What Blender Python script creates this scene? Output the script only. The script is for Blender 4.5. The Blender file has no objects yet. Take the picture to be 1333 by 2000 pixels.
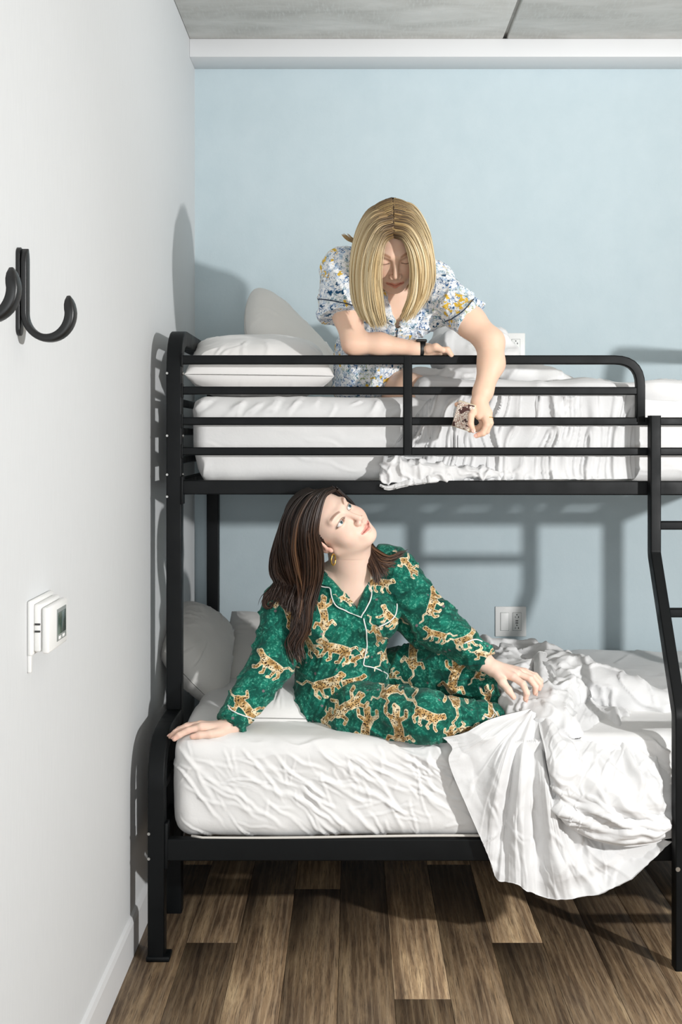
import bpy, bmesh, math, random
import numpy as np
from mathutils import Vector, Matrix
from mathutils.bvhtree import BVHTree

random.seed(7)
rng = np.random.RandomState(7)
S = bpy.context.scene
COL = S.collection

# ------------------------------------------------------------------ camera, world, lights
F = 2380.0; VX, VY = 686.5, 850.0; EYE = 1.374
def P(x, y, Y):
    return np.array([(x - VX) * Y / F, Y, EYE - (y - VY) * Y / F])

cam_d = bpy.data.cameras.new('camera')
cam = bpy.data.objects.new('camera', cam_d); COL.objects.link(cam)
cam.location = (0, 0, EYE); cam.rotation_euler = (math.pi / 2, 0, 0)
cam_d.sensor_fit = 'VERTICAL'; cam_d.sensor_height = 36; cam_d.sensor_width = 24
cam_d.lens = 36 * F / 2000; cam_d.shift_x = (666.5 - VX) / 2000; cam_d.shift_y = (VY - 1000) / 2000
cam_d.clip_start = 0.05
S.camera = cam

w = bpy.data.worlds.new('world'); S.world = w; w.use_nodes = True
w.node_tree.nodes['Background'].inputs[0].default_value = (0.95, 0.98, 1.0, 1)
w.node_tree.nodes['Background'].inputs[1].default_value = 0.28

def area(name, loc, target, sx, sy, power, color, shape='RECTANGLE'):
    l = bpy.data.lights.new(name, 'AREA'); l.shape = shape; l.size = sx; l.size_y = sy
    l.energy = power; l.color = color
    o = bpy.data.objects.new(name, l); COL.objects.link(o); o.location = loc
    o.rotation_euler = (Vector(target) - Vector(loc)).to_track_quat('-Z', 'Y').to_euler()
    return o
key = area('flash_light', (2.4, .85, 1.62), (0.1, 3.8, 1.3), 0.10, 0.10, 100, (1.0, 0.995, 0.985), 'DISK')
up = area('added_ceiling_fill', (1.15, 2.6, 2.0), (0.75, 3.3, 2.8), 0.7, 0.7, 7, (0.98, 0.995, 1)); up.data.spread = math.radians(110)  # added lamp with no real fixture behind it, aimed up to brighten the ceiling
area('added_front_fill', (0.3, -1.6, 1.05), (0.2, 3.6, 1.2), 2.4, 1.4, 46, (0.96, 0.985, 1.0))  # broad soft fill added behind the camera, not an actual window

S.view_settings.view_transform = 'Standard'
S.view_settings.look = 'None'
S.view_settings.gamma = 1
S.view_settings.use_curve_mapping = False
S.view_settings.exposure = 0.10

# ------------------------------------------------------------------ numpy helpers
def _hash(ix, iy, iz, s):
    h = (ix.astype(np.int64) * 374761393 + iy.astype(np.int64) * 668265263 + iz.astype(np.int64) * 2147483647 + s * 974711)
    h = (h ^ (h >> 13)) * 1274126177
    h = h & 0x7fffffff
    h = h ^ (h >> 16)
    return (h & 0xffff) / 32767.5 - 1.0
def noise(p, s=0):
    p = np.asarray(p, float)
    i = np.floor(p).astype(np.int64); f = p - i; u = f * f * f * (f * (f * 6 - 15) + 10)
    r = 0
    for dx in (0, 1):
        for dy in (0, 1):
            for dz in (0, 1):
                wx = u[..., 0] if dx else 1 - u[..., 0]
                wy = u[..., 1] if dy else 1 - u[..., 1]
                wz = u[..., 2] if dz else 1 - u[..., 2]
                r = r + wx * wy * wz * _hash(i[..., 0] + dx, i[..., 1] + dy, i[..., 2] + dz, s)
    return r
def fbm(p, s=0, o=3):
    r = 0; a = 1.0
    for k in range(o):
        r = r + a * noise(np.asarray(p) * (2 ** k), s + k); a *= 0.5
    return r
def smooth(a, b, x):
    t = np.clip((x - a) / (b - a), 0, 1); return t * t * (3 - 2 * t)
def ridge(p, s=0):
    return 1 - np.abs(noise(p, s)) * 2.2
def norm(v):
    v = np.asarray(v, float); return v / (np.linalg.norm(v, axis=-1, keepdims=True) + 1e-12)

# ------------------------------------------------------------------ object helpers
def mesh_np(name, V, Fc, smooth_=True):
    me = bpy.data.meshes.new(name)
    V = np.asarray(V, np.float32)
    if isinstance(Fc, np.ndarray):
        n, k = Fc.shape
        me.vertices.add(len(V)); me.vertices.foreach_set('co', V.ravel())
        me.loops.add(n * k); me.loops.foreach_set('vertex_index', Fc.astype(np.int32).ravel())
        me.polygons.add(n)
        me.polygons.foreach_set('loop_start', np.arange(0, n * k, k, dtype=np.int32))
        me.update(calc_edges=True)
    else:
        me.from_pydata([tuple(map(float, v)) for v in V], [], [tuple(map(int, f)) for f in Fc]); me.update()
    if smooth_:
        me.polygons.foreach_set('use_smooth', np.ones(len(me.polygons), bool))
    return me
def link(name, me, mat, parent=None):
    o = bpy.data.objects.new(name, me); COL.objects.link(o)
    mat = getattr(mat, 'm', mat)
    if mat and not me.materials: me.materials.append(mat)
    if parent: o.parent = parent
    return o
def tag(o, label=None, cat=None, group=None, kind=None):
    if label: o['label'] = label
    if cat: o['category'] = cat
    if group: o['group'] = group
    if kind: o['kind'] = kind
    return o
def empty(name, loc=(0, 0, 0)):
    o = bpy.data.objects.new(name, None); COL.objects.link(o); o.location = loc; o.empty_display_size = 0.05
    return o
def mworld(o):
    m = Matrix.Translation(o.location)
    return mworld(o.parent) @ o.matrix_parent_inverse @ m if o.parent else m
def obj(name, me, mat, parent=None):
    """object whose mesh is in world space; parent's offset is undone"""
    o = link(name, me, mat, parent)
    if parent:
        o.matrix_parent_inverse = mworld(parent).inverted()
    return o

class Geo:
    def __init__(s): s.v = []; s.f = []
    def add(s, V, Fc):
        b = len(s.v); s.v += [tuple(v) for v in V]; s.f += [tuple(i + b for i in f) for f in Fc]
    def box(s, a, b):
        x0, y0, z0 = a; x1, y1, z1 = b
        s.add([(x0,y0,z0),(x1,y0,z0),(x1,y1,z0),(x0,y1,z0),(x0,y0,z1),(x1,y0,z1),(x1,y1,z1),(x0,y1,z1)],
              [(0,3,2,1),(4,5,6,7),(0,1,5,4),(1,2,6,5),(2,3,7,6),(3,0,4,7)])
    def mesh(s, name, sm=False): return mesh_np(name, s.v, s.f, sm)

def bevel(o, wd=0.003, seg=2):
    m = o.modifiers.new('bevel', 'BEVEL'); m.width = wd; m.segments = seg; m.limit_method = 'ANGLE'; m.angle_limit = math.radians(40)
    for p in o.data.polygons: p.use_smooth = True
    return o
def box_mesh(a, b):
    g = Geo(); g.box(a, b); return g.mesh('box')

def round_path(pts, rad, n=7):
    """polyline with rounded corners"""
    pts = [np.array(p, float) for p in pts]; out = [pts[0]]
    for i in range(1, len(pts) - 1):
        a, b, c = pts[i-1], pts[i], pts[i+1]
        r = rad[i] if isinstance(rad, (list, tuple)) else rad
        if r <= 0: out.append(b); continue
        u = norm(a - b); v = norm(c - b); ang = math.acos(np.clip(np.dot(u, v), -1, 1))
        t = r / math.tan(ang / 2)
        t = min(t, np.linalg.norm(a - b) * .49, np.linalg.norm(c - b) * .49)
        p0 = b + u * t; p2 = b + v * t
        for k in range(n + 1):
            q = k / n; out.append((1-q)**2 * p0 + 2*q*(1-q) * (b) + q*q * p2)
    out.append(pts[-1]); return out
def sweep_rect(path, wa, wb, side, cr=0.004):
    """rectangular tube: wa along 'side' axis, wb along the other; rounded corners"""
    path = [np.array(p, float) for p in path]; side = np.array(side, float); V = []; Fc = []
    prof = []
    for sx, sy, a0 in ((1,1,0),(-1,1,90),(-1,-1,180),(1,-1,270)):
        for k in range(3):
            a = math.radians(a0 + 45 * k)
            prof.append((sx*(wa/2-cr) + cr*math.cos(a), sy*(wb/2-cr) + cr*math.sin(a)))
    n = len(prof)
    for i, p in enumerate(path):
        d0 = norm(path[i] - path[i-1]) if i > 0 else norm(path[1] - path[0])
        d1 = norm(path[i+1] - path[i]) if i < len(path)-1 else d0
        t = norm(d0 + d1); sc = 1 / max(np.dot(t, d0), .3)
        s1 = norm(side - np.dot(side, t) * t); o2 = np.cross(t, s1)
        for a, b in prof: V.append(p + s1 * a + o2 * b * sc)
    for i in range(len(path)-1):
        for k in range(n):
            k2 = (k+1) % n
            Fc.append((i*n+k, i*n+k2, (i+1)*n+k2, (i+1)*n+k))
    Fc.append(tuple(reversed(range(n)))); Fc.append(tuple(range((len(path)-1)*n, len(path)*n)))
    return V, Fc
def sweep_round(path, r, n=8):
    path = [np.array(p, float) for p in path]; V = []; Fc = []; up = np.array([0.13, 0.21, 0.97])
    rr = r if hasattr(r, '__len__') else [r] * len(path)
    for i, p in enumerate(path):
        t = norm(path[min(i+1, len(path)-1)] - path[max(i-1, 0)])
        s1 = up - np.dot(up, t) * t
        if np.linalg.norm(s1) < .1: s1 = np.cross(t, [1, 0, 0])
        s1 = norm(s1); up = s1; s2 = np.cross(t, s1)
        for k in range(n):
            a = 2*math.pi*k/n; V.append(p + rr[i] * (s1*math.cos(a) + s2*math.sin(a)))
    for i in range(len(path)-1):
        for k in range(n):
            k2 = (k+1) % n; Fc.append((i*n+k, i*n+k2, (i+1)*n+k2, (i+1)*n+k))
    Fc.append(tuple(reversed(range(n)))); Fc.append(tuple(range((len(path)-1)*n, len(path)*n)))
    return V, Fc
def catmull(pts, n):
    """n samples through pts (array k x 3)"""
    pts = np.asarray(pts, float); k = len(pts)
    if k == 2: t = np.linspace(0, 1, n)[:, None]; return pts[0]*(1-t) + pts[1]*t
    ext = np.concatenate([(2*pts[0]-pts[1])[None], pts, (2*pts[-1]-pts[-2])[None]])
    u = np.linspace(0, k-1, n); i = np.minimum(u.astype(int), k-2); t = (u - i)[:, None]
    sh = (n,) + (1,) * (pts.ndim - 1); t = (u - i).reshape(sh)
    a, b, c, d = ext[i], ext[i+1], ext[i+2], ext[i+3]
    return .5*((2*b) + (c-a)*t + (2*a-5*b+4*c-d)*t**2 + (3*b-a-3*c+d)*t**3)
def loft(guides, nu, nv):
    g = np.array([catmull(np.array(q), nv) for q in guides])      # k x nv x 3
    return catmull(g, nu)                                           # nu x nv x 3
def grid_faces(nu, nv, off=0):
    i, j = np.meshgrid(np.arange(nu-1), np.arange(nv-1), indexing='ij')
    a = i*nv + j
    return np.stack([a, a+nv, a+nv+1, a+1], -1).reshape(-1, 4) + off
def grid_normals(G):
    du = np.gradient(G, axis=0); dv = np.gradient(G, axis=1)
    return norm(np.cross(du, dv))
def join_np(parts):
    V = []; Fs = []; b = 0
    for v, f in parts:
        v = np.asarray(v).reshape(-1, 3); V.append(v); Fs.append(np.asarray(f) + b); b += len(v)
    return np.vstack(V), np.vstack(Fs)
def thick(G, t):
    """closed cloth slab from a grid: front and back sheets and a rim"""
    nu, nv, _ = G.shape; N = grid_normals(G)
    A = (G + N*t/2).reshape(-1, 3); B = (G - N*t/2).reshape(-1, 3); n = nu*nv
    f1 = grid_faces(nu, nv); f2 = grid_faces(nu, nv, n)[:, ::-1]
    idx = np.arange(n).reshape(nu, nv)
    rim = np.concatenate([idx[0, :], idx[1:, -1], idx[-1, -2::-1], idx[-2:0:-1, 0]])
    r2 = np.roll(rim, -1)
    f3 = np.stack([rim, rim + n, r2 + n, r2], -1)
    return np.vstack([A, B]), np.vstack([f1, f2, f3])

# ------------------------------------------------------------------ signed distance modelling
class SDF:
    def __init__(s): s.pr = []
    def cap(s, a, b, ra, rb=None, k=.015, op='u', cut=None):
        rb = ra if rb is None else rb; a = np.array(a, float); b = np.array(b, float)
        m = max(ra, rb) + k + .006
        lo = np.minimum(a, b) - m; hi = np.maximum(a, b) + m
        def f(X, Y, Z):
            d = b - a; L = float(d @ d) + 1e-12
            px, py, pz = X-a[0], Y-a[1], Z-a[2]
            t = np.clip((px*d[0] + py*d[1] + pz*d[2]) / L, 0, 1)
            r = np.sqrt((px-t*d[0])**2 + (py-t*d[1])**2 + (pz-t*d[2])**2) - (ra + (rb-ra)*t)
            if cut is not None:
                c, n = cut; r = np.maximum(r, (X-c[0])*n[0] + (Y-c[1])*n[1] + (Z-c[2])*n[2])
            return r
        s.pr.append((f, lo, hi, k, op)); return s
    def chain(s, pts, rs, k=.015, op='u'):
        for i in range(len(pts)-1): s.cap(pts[i], pts[i+1], rs[i], rs[i+1], k, op)
        return s
    def ell(s, c, r, R=None, k=.015, op='u'):
        c = np.array(c, float); r = np.array(r, float); R = np.eye(3) if R is None else np.array(R, float)
        e = np.sqrt(((R * r)**2).sum(1)) + k + .006          # R columns = local axes in world
        def f(X, Y, Z):
            px, py, pz = X-c[0], Y-c[1], Z-c[2]
            q = [px*R[0, i] + py*R[1, i] + pz*R[2, i] for i in range(3)]
            k0 = np.sqrt((q[0]/r[0])**2 + (q[1]/r[1])**2 + (q[2]/r[2])**2)
            k1 = np.sqrt((q[0]/r[0]**2)**2 + (q[1]/r[1]**2)**2 + (q[2]/r[2]**2)**2) + 1e-9
            return np.where(k0 < .05, -r.min(), k0*(k0-1)/k1)
        s.pr.append((f, c-e, c+e, k, op)); return s
    def fn(s, f, lo, hi, k=0.003, op='s'):
        s.pr.append((f, np.array(lo, float), np.array(hi, float), k, op)); return s
    def build(s, lo, hi, h):
        if isinstance(lo, list) and hi is None: ax = lo
        else: ax = [lo[i] + h*np.arange(int(np.ceil((hi[i]-lo[i])/h)) + 1) for i in range(3)]
        n = np.array([len(a_) for a_ in ax])
        D = np.full(n, .2, np.float32)
        for f, a, b, k, op in s.pr:
            i0 = np.array([np.searchsorted(ax[i], a[i]) for i in range(3)]); i1 = np.array([np.searchsorted(ax[i], b[i]) for i in range(3)])
            if (i1 <= i0).any(): continue
            X = ax[0][i0[0]:i1[0]][:, None, None].astype(np.float32); Y = ax[1][i0[1]:i1[1]][None, :, None].astype(np.float32); Z = ax[2][i0[2]:i1[2]][None, None, :].astype(np.float32)
            d = f(X, Y, Z); sl = (slice(i0[0], i1[0]), slice(i0[1], i1[1]), slice(i0[2], i1[2])); c = D[sl]
            if op == 'u':
                hh = np.clip(.5 + .5*(c-d)/k, 0, 1) if k > 0 else (d < c)
                D[sl] = c*(1-hh) + d*hh - k*hh*(1-hh)
            else:
                hh = np.clip(.5 - .5*(c+d)/k, 0, 1)
                D[sl] = c*(1-hh) + (-d)*hh + k*hh*(1-hh)
        return nets(D, ax)
def axis(lo, hi, coarse, fine):
    """grid line positions from lo to hi, finer inside the given spans (a, b, step)"""
    x = lo; out = [lo]
    while x < hi:
        h = coarse
        for a, b, f in fine:
            if a - 1e-6 <= x < b: h = min(h, f)
            elif x < a and x + h > a: h = min(h, max(a - x, f))
        x += h; out.append(x)
    return np.array(out)
def nets(D, ax):
    ins = D < 0
    s = np.zeros(tuple(x-1 for x in ins.shape), np.int8)
    for i in (0, 1):
        for j in (0, 1):
            for k in (0, 1): s += ins[i:i-1 or None, j:j-1 or None, k:k-1 or None]
    I = np.argwhere((s > 0) & (s < 8))
    idx = np.full(s.shape, -1, np.int32); idx[tuple(I.T)] = np.arange(len(I))
    co = [(i, j, k) for i in (0, 1) for j in (0, 1) for k in (0, 1)]
    vals = [D[I[:, 0]+a, I[:, 1]+b, I[:, 2]+d] for a, b, d in co]
    acc = np.zeros((len(I), 3)); cnt = np.zeros(len(I))
    for m in range(8):
        for q in range(m+1, 8):
            if sum(abs(x-y) for x, y in zip(co[m], co[q])) != 1: continue
            va, vb = vals[m], vals[q]; msk = (va < 0) != (vb < 0)
            t = np.where(msk, va/np.where(msk, va-vb, 1), 0)[:, None]
            pt = np.array(co[m]) + t*(np.array(co[q]) - np.array(co[m]))
            acc += pt*msk[:, None]; cnt += msk
    G_ = I + acc/cnt[:, None]; V = np.stack([np.interp(G_[:, i], np.arange(len(ax[i])), ax[i]) for i in range(3)], -1)
    Fs = []
    for ax in range(3):
        o = [x for x in range(3) if x != ax]
        sA = [slice(None)]*3; sB = [slice(None)]*3; sA[ax] = slice(0, -1); sB[ax] = slice(1, None); a = ins[tuple(sA)]; b = ins[tuple(sB)]
        E = np.argwhere(a != b); fl = a[tuple(E.T)]
        ok = (E[:, o[0]] > 0) & (E[:, o[1]] > 0) & (E[:, o[0]] < ins.shape[o[0]]-1) & (E[:, o[1]] < ins.shape[o[1]]-1)
        E = E[ok]; fl = fl[ok]
        q = []
        for da, db in ((0, 0), (1, 0), (1, 1), (0, 1)):
            e = E.copy(); e[:, o[0]] -= da; e[:, o[1]] -= db; q.append(idx[tuple(e.T)])
        q = np.stack(q, -1)
        flip = fl if ax != 1 else ~fl
        q[~flip] = q[~flip][:, ::-1]
        Fs.append(q)
    Fs = np.vstack(Fs); Fs = Fs[(Fs >= 0).all(1)]
    return V, Fs
def vnormals(V, Fs):
    N = np.zeros_like(V)
    n = np.cross(V[Fs[:, 2]] - V[Fs[:, 0]], V[Fs[:, 3]] - V[Fs[:, 1]])
    for i in range(4): np.add.at(N, Fs[:, i], n)
    return norm(N)
def relax(V, Fs, it=2, lam=.5):
    for _ in range(it):
        A = np.zeros_like(V); c = np.zeros(len(V))
        for i in range(4):
            a = Fs[:, i]; b = Fs[:, (i+1) % 4]
            np.add.at(A, a, V[b]); np.add.at(c, a, 1); np.add.at(A, b, V[a]); np.add.at(c, b, 1)
        V = V + lam*(A/np.maximum(c, 1)[:, None] - V)
    return V
def set_float(me, name, val):
    a = me.attributes.new(name, 'FLOAT', 'POINT'); a.data.foreach_set('value', np.asarray(val, np.float32))
def set_color(me, name, rgb):
    a = me.attributes.new(name, 'FLOAT_COLOR', 'POINT'); c = np.ones((len(rgb), 4), np.float32); c[:, :3] = rgb
    a.data.foreach_set('color', c.ravel())

# ------------------------------------------------------------------ materials
def lin(h):
    h = h.lstrip('#'); r = [int(h[i:i+2], 16)/255 for i in (0, 2, 4)]
    return tuple(c/12.92 if c <= .04045 else ((c+.055)/1.055)**2.4 for c in r) + (1,)
class M:
    def __init__(s, name, base='#808080', rough=.6, spec=.5, metal=0, sheen=0, sss=0):
        s.m = bpy.data.materials.new(name); s.m.use_nodes = True; s.nt = s.m.node_tree; s.n = s.nt.nodes; s.b = s.n['Principled BSDF']
        s.b.inputs['Base Color'].default_value = lin(base) if isinstance(base, str) else base
        s.b.inputs['Roughness'].default_value = rough; s.b.inputs['Metallic'].default_value = metal
        s.b.inputs['Specular IOR Level'].default_value = spec
        if sheen: s.b.inputs['Sheen Weight'].default_value = sheen
        if sss:
            s.b.inputs['Subsurface Weight'].default_value = sss; s.b.inputs['Subsurface Radius'].default_value = (1, .35, .2); s.b.inputs['Subsurface Scale'].default_value = .006
    def node(s, t, **kw):
        n = s.n.new(t)
        for k, v in kw.items():
            if k in n.inputs: 
                if hasattr(v, 'bl_idname') or isinstance(v, bpy.types.NodeSocket): s.nt.links.new(v, n.inputs[k])
                else: n.inputs[k].default_value = v
            else: setattr(n, k, v)
        return n
    def link(s, a, b): s.nt.links.new(a, b)
    def coord(s, scale=(1, 1, 1), rot=(0, 0, 0), kind='Object'):
        t = s.node('ShaderNodeTexCoord'); mp = s.node('ShaderNodeMapping'); s.link(t.outputs[kind], mp.inputs[0])
        mp.inputs['Scale'].default_value = scale; mp.inputs['Rotation'].default_value = rot; return mp.outputs[0]
    def noise(s, vec, scale, detail=4, rough=.55, dist=0):
        n = s.node('ShaderNodeTexNoise'); s.link(vec, n.inputs['Vector']); n.inputs['Scale'].default_value = scale
        n.inputs['Detail'].default_value = detail; n.inputs['Roughness'].default_value = rough; n.inputs['Distortion'].default_value = dist
        return n.outputs['Fac']
    def voro(s, vec, scale, feature='F1', out='Distance', rnd=1):
        n = s.node('ShaderNodeTexVoronoi'); n.feature = feature; s.link(vec, n.inputs['Vector']); n.inputs['Scale'].default_value = scale; n.inputs['Randomness'].default_value = rnd
        return n.outputs[out]
    def ramp(s, fac, stops, interp='LINEAR'):
        r = s.node('ShaderNodeValToRGB'); s.link(fac, r.inputs[0]); e = r.color_ramp.elements; r.color_ramp.interpolation = interp
        while len(e) < len(stops): e.new(.5)
        for x, (p, c) in zip(e, stops):
            x.position = p; x.color = lin(c) if isinstance(c, str) else ((c, c, c, 1) if not hasattr(c, '__len__') else c)
        return r.outputs[0]
    def mix(s, fac, a, b, mode='MIX'):
        n = s.node('ShaderNodeMix'); n.data_type = 'RGBA'; n.blend_type = mode
        for sock, v in ((n.inputs[0], fac), (n.inputs[6], a), (n.inputs[7], b)):
            if isinstance(v, bpy.types.NodeSocket): s.link(v, sock)
            elif isinstance(v, str): sock.default_value = lin(v)
            else: sock.default_value = v
        return n.outputs[2]
    def math(s, op, a, b=0.0):
        n = s.node('ShaderNodeMath'); n.operation = op
        for i, v in enumerate((a, b)):
            if isinstance(v, bpy.types.NodeSocket): s.link(v, n.inputs[i])
            else: n.inputs[i].default_value = v
        return n.outputs[0]
    def step(s, x, a, b):
        n = s.node('ShaderNodeMapRange'); n.interpolation_type = 'SMOOTHSTEP'; s.link(x, n.inputs[0]); n.inputs[1].default_value = a; n.inputs[2].default_value = b
        return n.outputs[0]
    def attr(s, name, out='Fac'):
        n = s.node('ShaderNodeAttribute'); n.attribute_name = name; return n.outputs[out]
    def base(s, c): s.link(c, s.b.inputs['Base Color']); return s
    def bump(s, h, strength=.3, dist=.001):
        n = s.node('ShaderNodeBump'); n.inputs['Strength'].default_value = strength; n.inputs['Distance'].default_value = dist
        s.link(h, n.inputs['Height']); s.link(n.outputs[0], s.b.inputs['Normal']); return s

m_wallw = M('white_wallpaper', '#e3e3e3', .7, .25)
v = m_wallw.coord((1, 1, .06)); n1 = m_wallw.noise(v, 260, 3)
m_wallw.base(m_wallw.mix(n1, '#cccecf', '#d6d8d9')).bump(n1, .25, .0008)
m_wallb = M('blue_painted_plaster', '#b4c9d1', .8, .2)
v = m_wallb.coord((1, 1, .8)); n1 = m_wallb.noise(v, 9, 6, .6); n2 = m_wallb.noise(v, 90, 3)
m_wallb.base(m_wallb.mix(n1, '#b5c5cb', '#c3d0d5'))
m_wallb.bump(m_wallb.math('ADD', n1, m_wallb.math('MULTIPLY', n2, .25)), .35, .004)
m_trim = M('white_trim_paint', '#d9dadb', .45, .4)
m_conc = M('concrete_ceiling', '#b9b9b5', .85, .2)
v = m_conc.coord((1, 2.6, 1)); n1 = m_conc.noise(v, 3.2, 7, .62, .3); n2 = m_conc.noise(m_conc.coord((6, 1, 1)), 22, 4)
m_conc.base(m_conc.mix(m_conc.step(n2, .45, .8), m_conc.ramp(n1, [(.3, '#bfbdb8'), (.5, '#d2d0cb'), (.68, '#e2e0dc')]), '#d8d8d4')).bump(n1, .3, .004)
m_plank = M('dark_oak_plank', '#5a4634', .5, .35)
oi = m_plank.node('ShaderNodeObjectInfo')
tc = m_plank.node('ShaderNodeTexCoord'); comb = m_plank.node('ShaderNodeVectorMath'); comb.operation = 'MULTIPLY_ADD'
cx = m_plank.node('ShaderNodeCombineXYZ'); m_plank.link(oi.outputs['Random'], cx.inputs[0]); m_plank.link(oi.outputs['Random'], cx.inputs[1])
m_plank.link(cx.outputs[0], comb.inputs[0]); comb.inputs[1].default_value = (37, 91, 0); m_plank.link(tc.outputs['Object'], comb.inputs[2])
mp = m_plank.node('ShaderNodeMapping'); m_plank.link(comb.outputs[0], mp.inputs[0]); mp.inputs['Scale'].default_value = (9, .8, 1)
g1 = m_plank.noise(mp.outputs[0], 2.2, 8, .68, .35)
mp2 = m_plank.node('ShaderNodeMapping'); m_plank.link(comb.outputs[0], mp2.inputs[0]); mp2.inputs['Scale'].default_value = (75, 1.5, 1)
g2 = m_plank.noise(mp2.outputs[0], 7.0, 5, .7, .1)
mp3 = m_plank.node('ShaderNodeMapping'); m_plank.link(comb.outputs[0], mp3.inputs[0]); mp3.inputs['Scale'].default_value = (10, .9, 1)
wv = m_plank.node('ShaderNodeTexWave'); m_plank.link(mp3.outputs[0], wv.inputs[0]); wv.inputs['Scale'].default_value = 1.6; wv.inputs['Distortion'].default_value = 9; wv.inputs['Detail'].default_value = 3; wv.inputs['Detail Scale'].default_value = .9
c1 = m_plank.ramp(g1, [(.3, '#3f3123'), (.45, '#6e573e'), (.57, '#957a58'), (.7, '#c2a67c')])
c2 = m_plank.mix(m_plank.math('MULTIPLY', m_plank.step(wv.outputs['Fac'], .55, .95), .35), c1, '#b09877')
c3 = m_plank.mix(m_plank.math('MULTIPLY', m_plank.step(g2, .48, .66), .78), c2, '#2a2019')
hv = m_plank.node('ShaderNodeHueSaturation'); m_plank.link(c3, hv.inputs['Color']); hv.inputs['Saturation'].default_value = .9
m_plank.link(m_plank.math('ADD', m_plank.math('MULTIPLY', oi.outputs['Random'], .9), .68), hv.inputs['Value'])
m_plank.base(hv.outputs[0]).bump(g2, .35, .0008)
m_metal = M('black_powder_coated_metal', '#05080a', .5, .22)
n1 = m_metal.noise(m_metal.coord(), 160, 3); m_metal.bump(n1, .12, .0006)
m_metal.link(m_metal.ramp(m_metal.noise(m_metal.coord(), 14, 4), [(.35, .42), (.7, .6)]), m_metal.b.inputs['Roughness'])
m_bolt = M('zinc_bolt', '#b9b9b6', .3, .5, 1)
m_plastic = M('white_plastic', '#e9e9e7', .4, .4)
m_slot = M('dark_slot', '#3a3a3a', .6)
m_hook = M('matte_black_hook', '#141516', .38, .5)
m_lcd = M('grey_green_display', '#5f6f68', .15, .6)
m_lcd.base(m_lcd.ramp(m_lcd.noise(m_lcd.coord(), 18, 1), [(.4, '#3e4c45'), (.6, '#7d8b85')]))
m_lcdf = M('grey_display_bezel', '#8c918f', .35)

def fabric(name, col, col2, weave=900, bstr=.25, fold=True):
    m = M(name, col, .85, .15, sheen=.12)
    vc = m.coord(); a = m.noise(vc, 3.5, 4); m.base(m.mix(a, col, col2))
    t = m.coord(rot=(0, 0, .2)); b = m.noise(t, 45, 4, .6, .6); c = m.noise(vc, weave, 2)
    m.bump(m.math('ADD', b, m.math('MULTIPLY', c, .15)), bstr, .003); return m
m_sheet = fabric('white_cotton_sheet', '#e0dfde', '#e6e6e5')
m_sheet2 = fabric('white_cotton_duvet', '#d4d4d4', '#dcdcdc', bstr=.3)
m_pillow = fabric('white_pillowcase', '#e6e4e2', '#edebe9', bstr=.25)
m_pillow2 = fabric('greyed_pillowcase', '#dcdad6', '#e2e0dc', bstr=.2)
m_hem = M('mattress_piping', '#cfcbc4', .8)

def skin_mat(name, c, c2):
    m = M(name, c, .5, .35, sss=.25)
    t = m.attr('tint', 'Color'); a = m.noise(m.coord(), 30, 4)
    m.base(m.mix(1.0, m.mix(a, c, c2), t, 'MULTIPLY')).bump(m.noise(m.coord(), 500, 2), .08, .0005); return m
m_skin = skin_mat('skin', '#eac9b6', '#efd2c1')
m_skin2 = skin_mat('skin_tanned', '#e4bea4', '#eac8b2')
m_eyew = M('eye_white', '#f1eeea', .12, .5)
m_gold = M('gold_metal', '#d9b15c', .25, .5, 1)
m_watch = M('black_rubber', '#0c0d0e', .5)
m_glassb = M('black_watch_glass', '#08090b', .08, .8)
m_nail = M('nail', '#e8b9a8', .25, .5)

def hair_mat(name, stops_root, stops_tip):
    m = M(name, '#553311', .38, .45)
    r = m.attr('rnd'); t = m.attr('along')
    a = m.ramp(r, stops_root); b = m.ramp(r, stops_tip)
    m.base(m.mix(m.step(t, .05, .55), a, b))
    m.b.inputs['Anisotropic'].default_value = .5
    return m
m_hairb = hair_mat('blonde_hair', [(0, '#33261a'), (.4, '#594530'), (.7, '#8d7148'), (1, '#c4a873')],
                   [(0, '#a88b5e'), (.3, '#cbb183'), (.65, '#e0cda4'), (1, '#f0e3c6')])
m_hairbr = hair_mat('brown_hair', [(0, '#14100e'), (.5, '#221812'), (1, '#38271d')],
                    [(0, '#1d1511'), (.5, '#35231a'), (.85, '#4d3526'), (1, '#6d4e36')])

# leopard pyjama cloth
m_leo = M('green_leopard_cotton', '#0f6f58', .8, .2, sheen=.1)
vc = m_leo.coord()
gA = m_leo.noise(vc, 26, 5, .7, .8); gB = m_leo.voro(vc, 170); gC = m_leo.noise(vc, 150, 3, .7); gV = m_leo.voro(vc, 42, out='Color')
green = m_leo.ramp(gA, [(.32, '#033e36'), (.48, '#075a4b'), (.62, '#14806a'), (.8, '#2b9a82')])
green = m_leo.mix(m_leo.math('MULTIPLY', m_leo.step(gC, .52, .68), m_leo.step(gA, .42, .6)), green, '#66b59c')
green = m_leo.mix(m_leo.math('MULTIPLY', m_leo.step(gC, .6, .38), .4), green, '#033b33')
fl = m_leo.voro(vc, 30, out='Distance'); green = m_leo.mix(m_leo.math('MULTIPLY', m_leo.step(fl, .16, .09), .75), green, '#8a6f78')
leo = m_leo.attr('leo')
sp = m_leo.voro(vc, 190, 'F1'); sp2 = m_leo.noise(vc, 60, 2)
tan = m_leo.ramp(sp2, [(.35, '#94703f'), (.5, '#bf9b64'), (.65, '#e6d6b4')])
tan = m_leo.mix(m_leo.step(leo, -.0022, -.0004), tan, '#f0e2c4')
tan = m_leo.mix(m_leo.math('MULTIPLY', m_leo.step(sp, .42, .30), m_leo.step(leo, .0, -.002)), tan, '#2c1b12')
colr = m_leo.mix(m_leo.step(leo, .0008, -.0008), green, tan)
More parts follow.
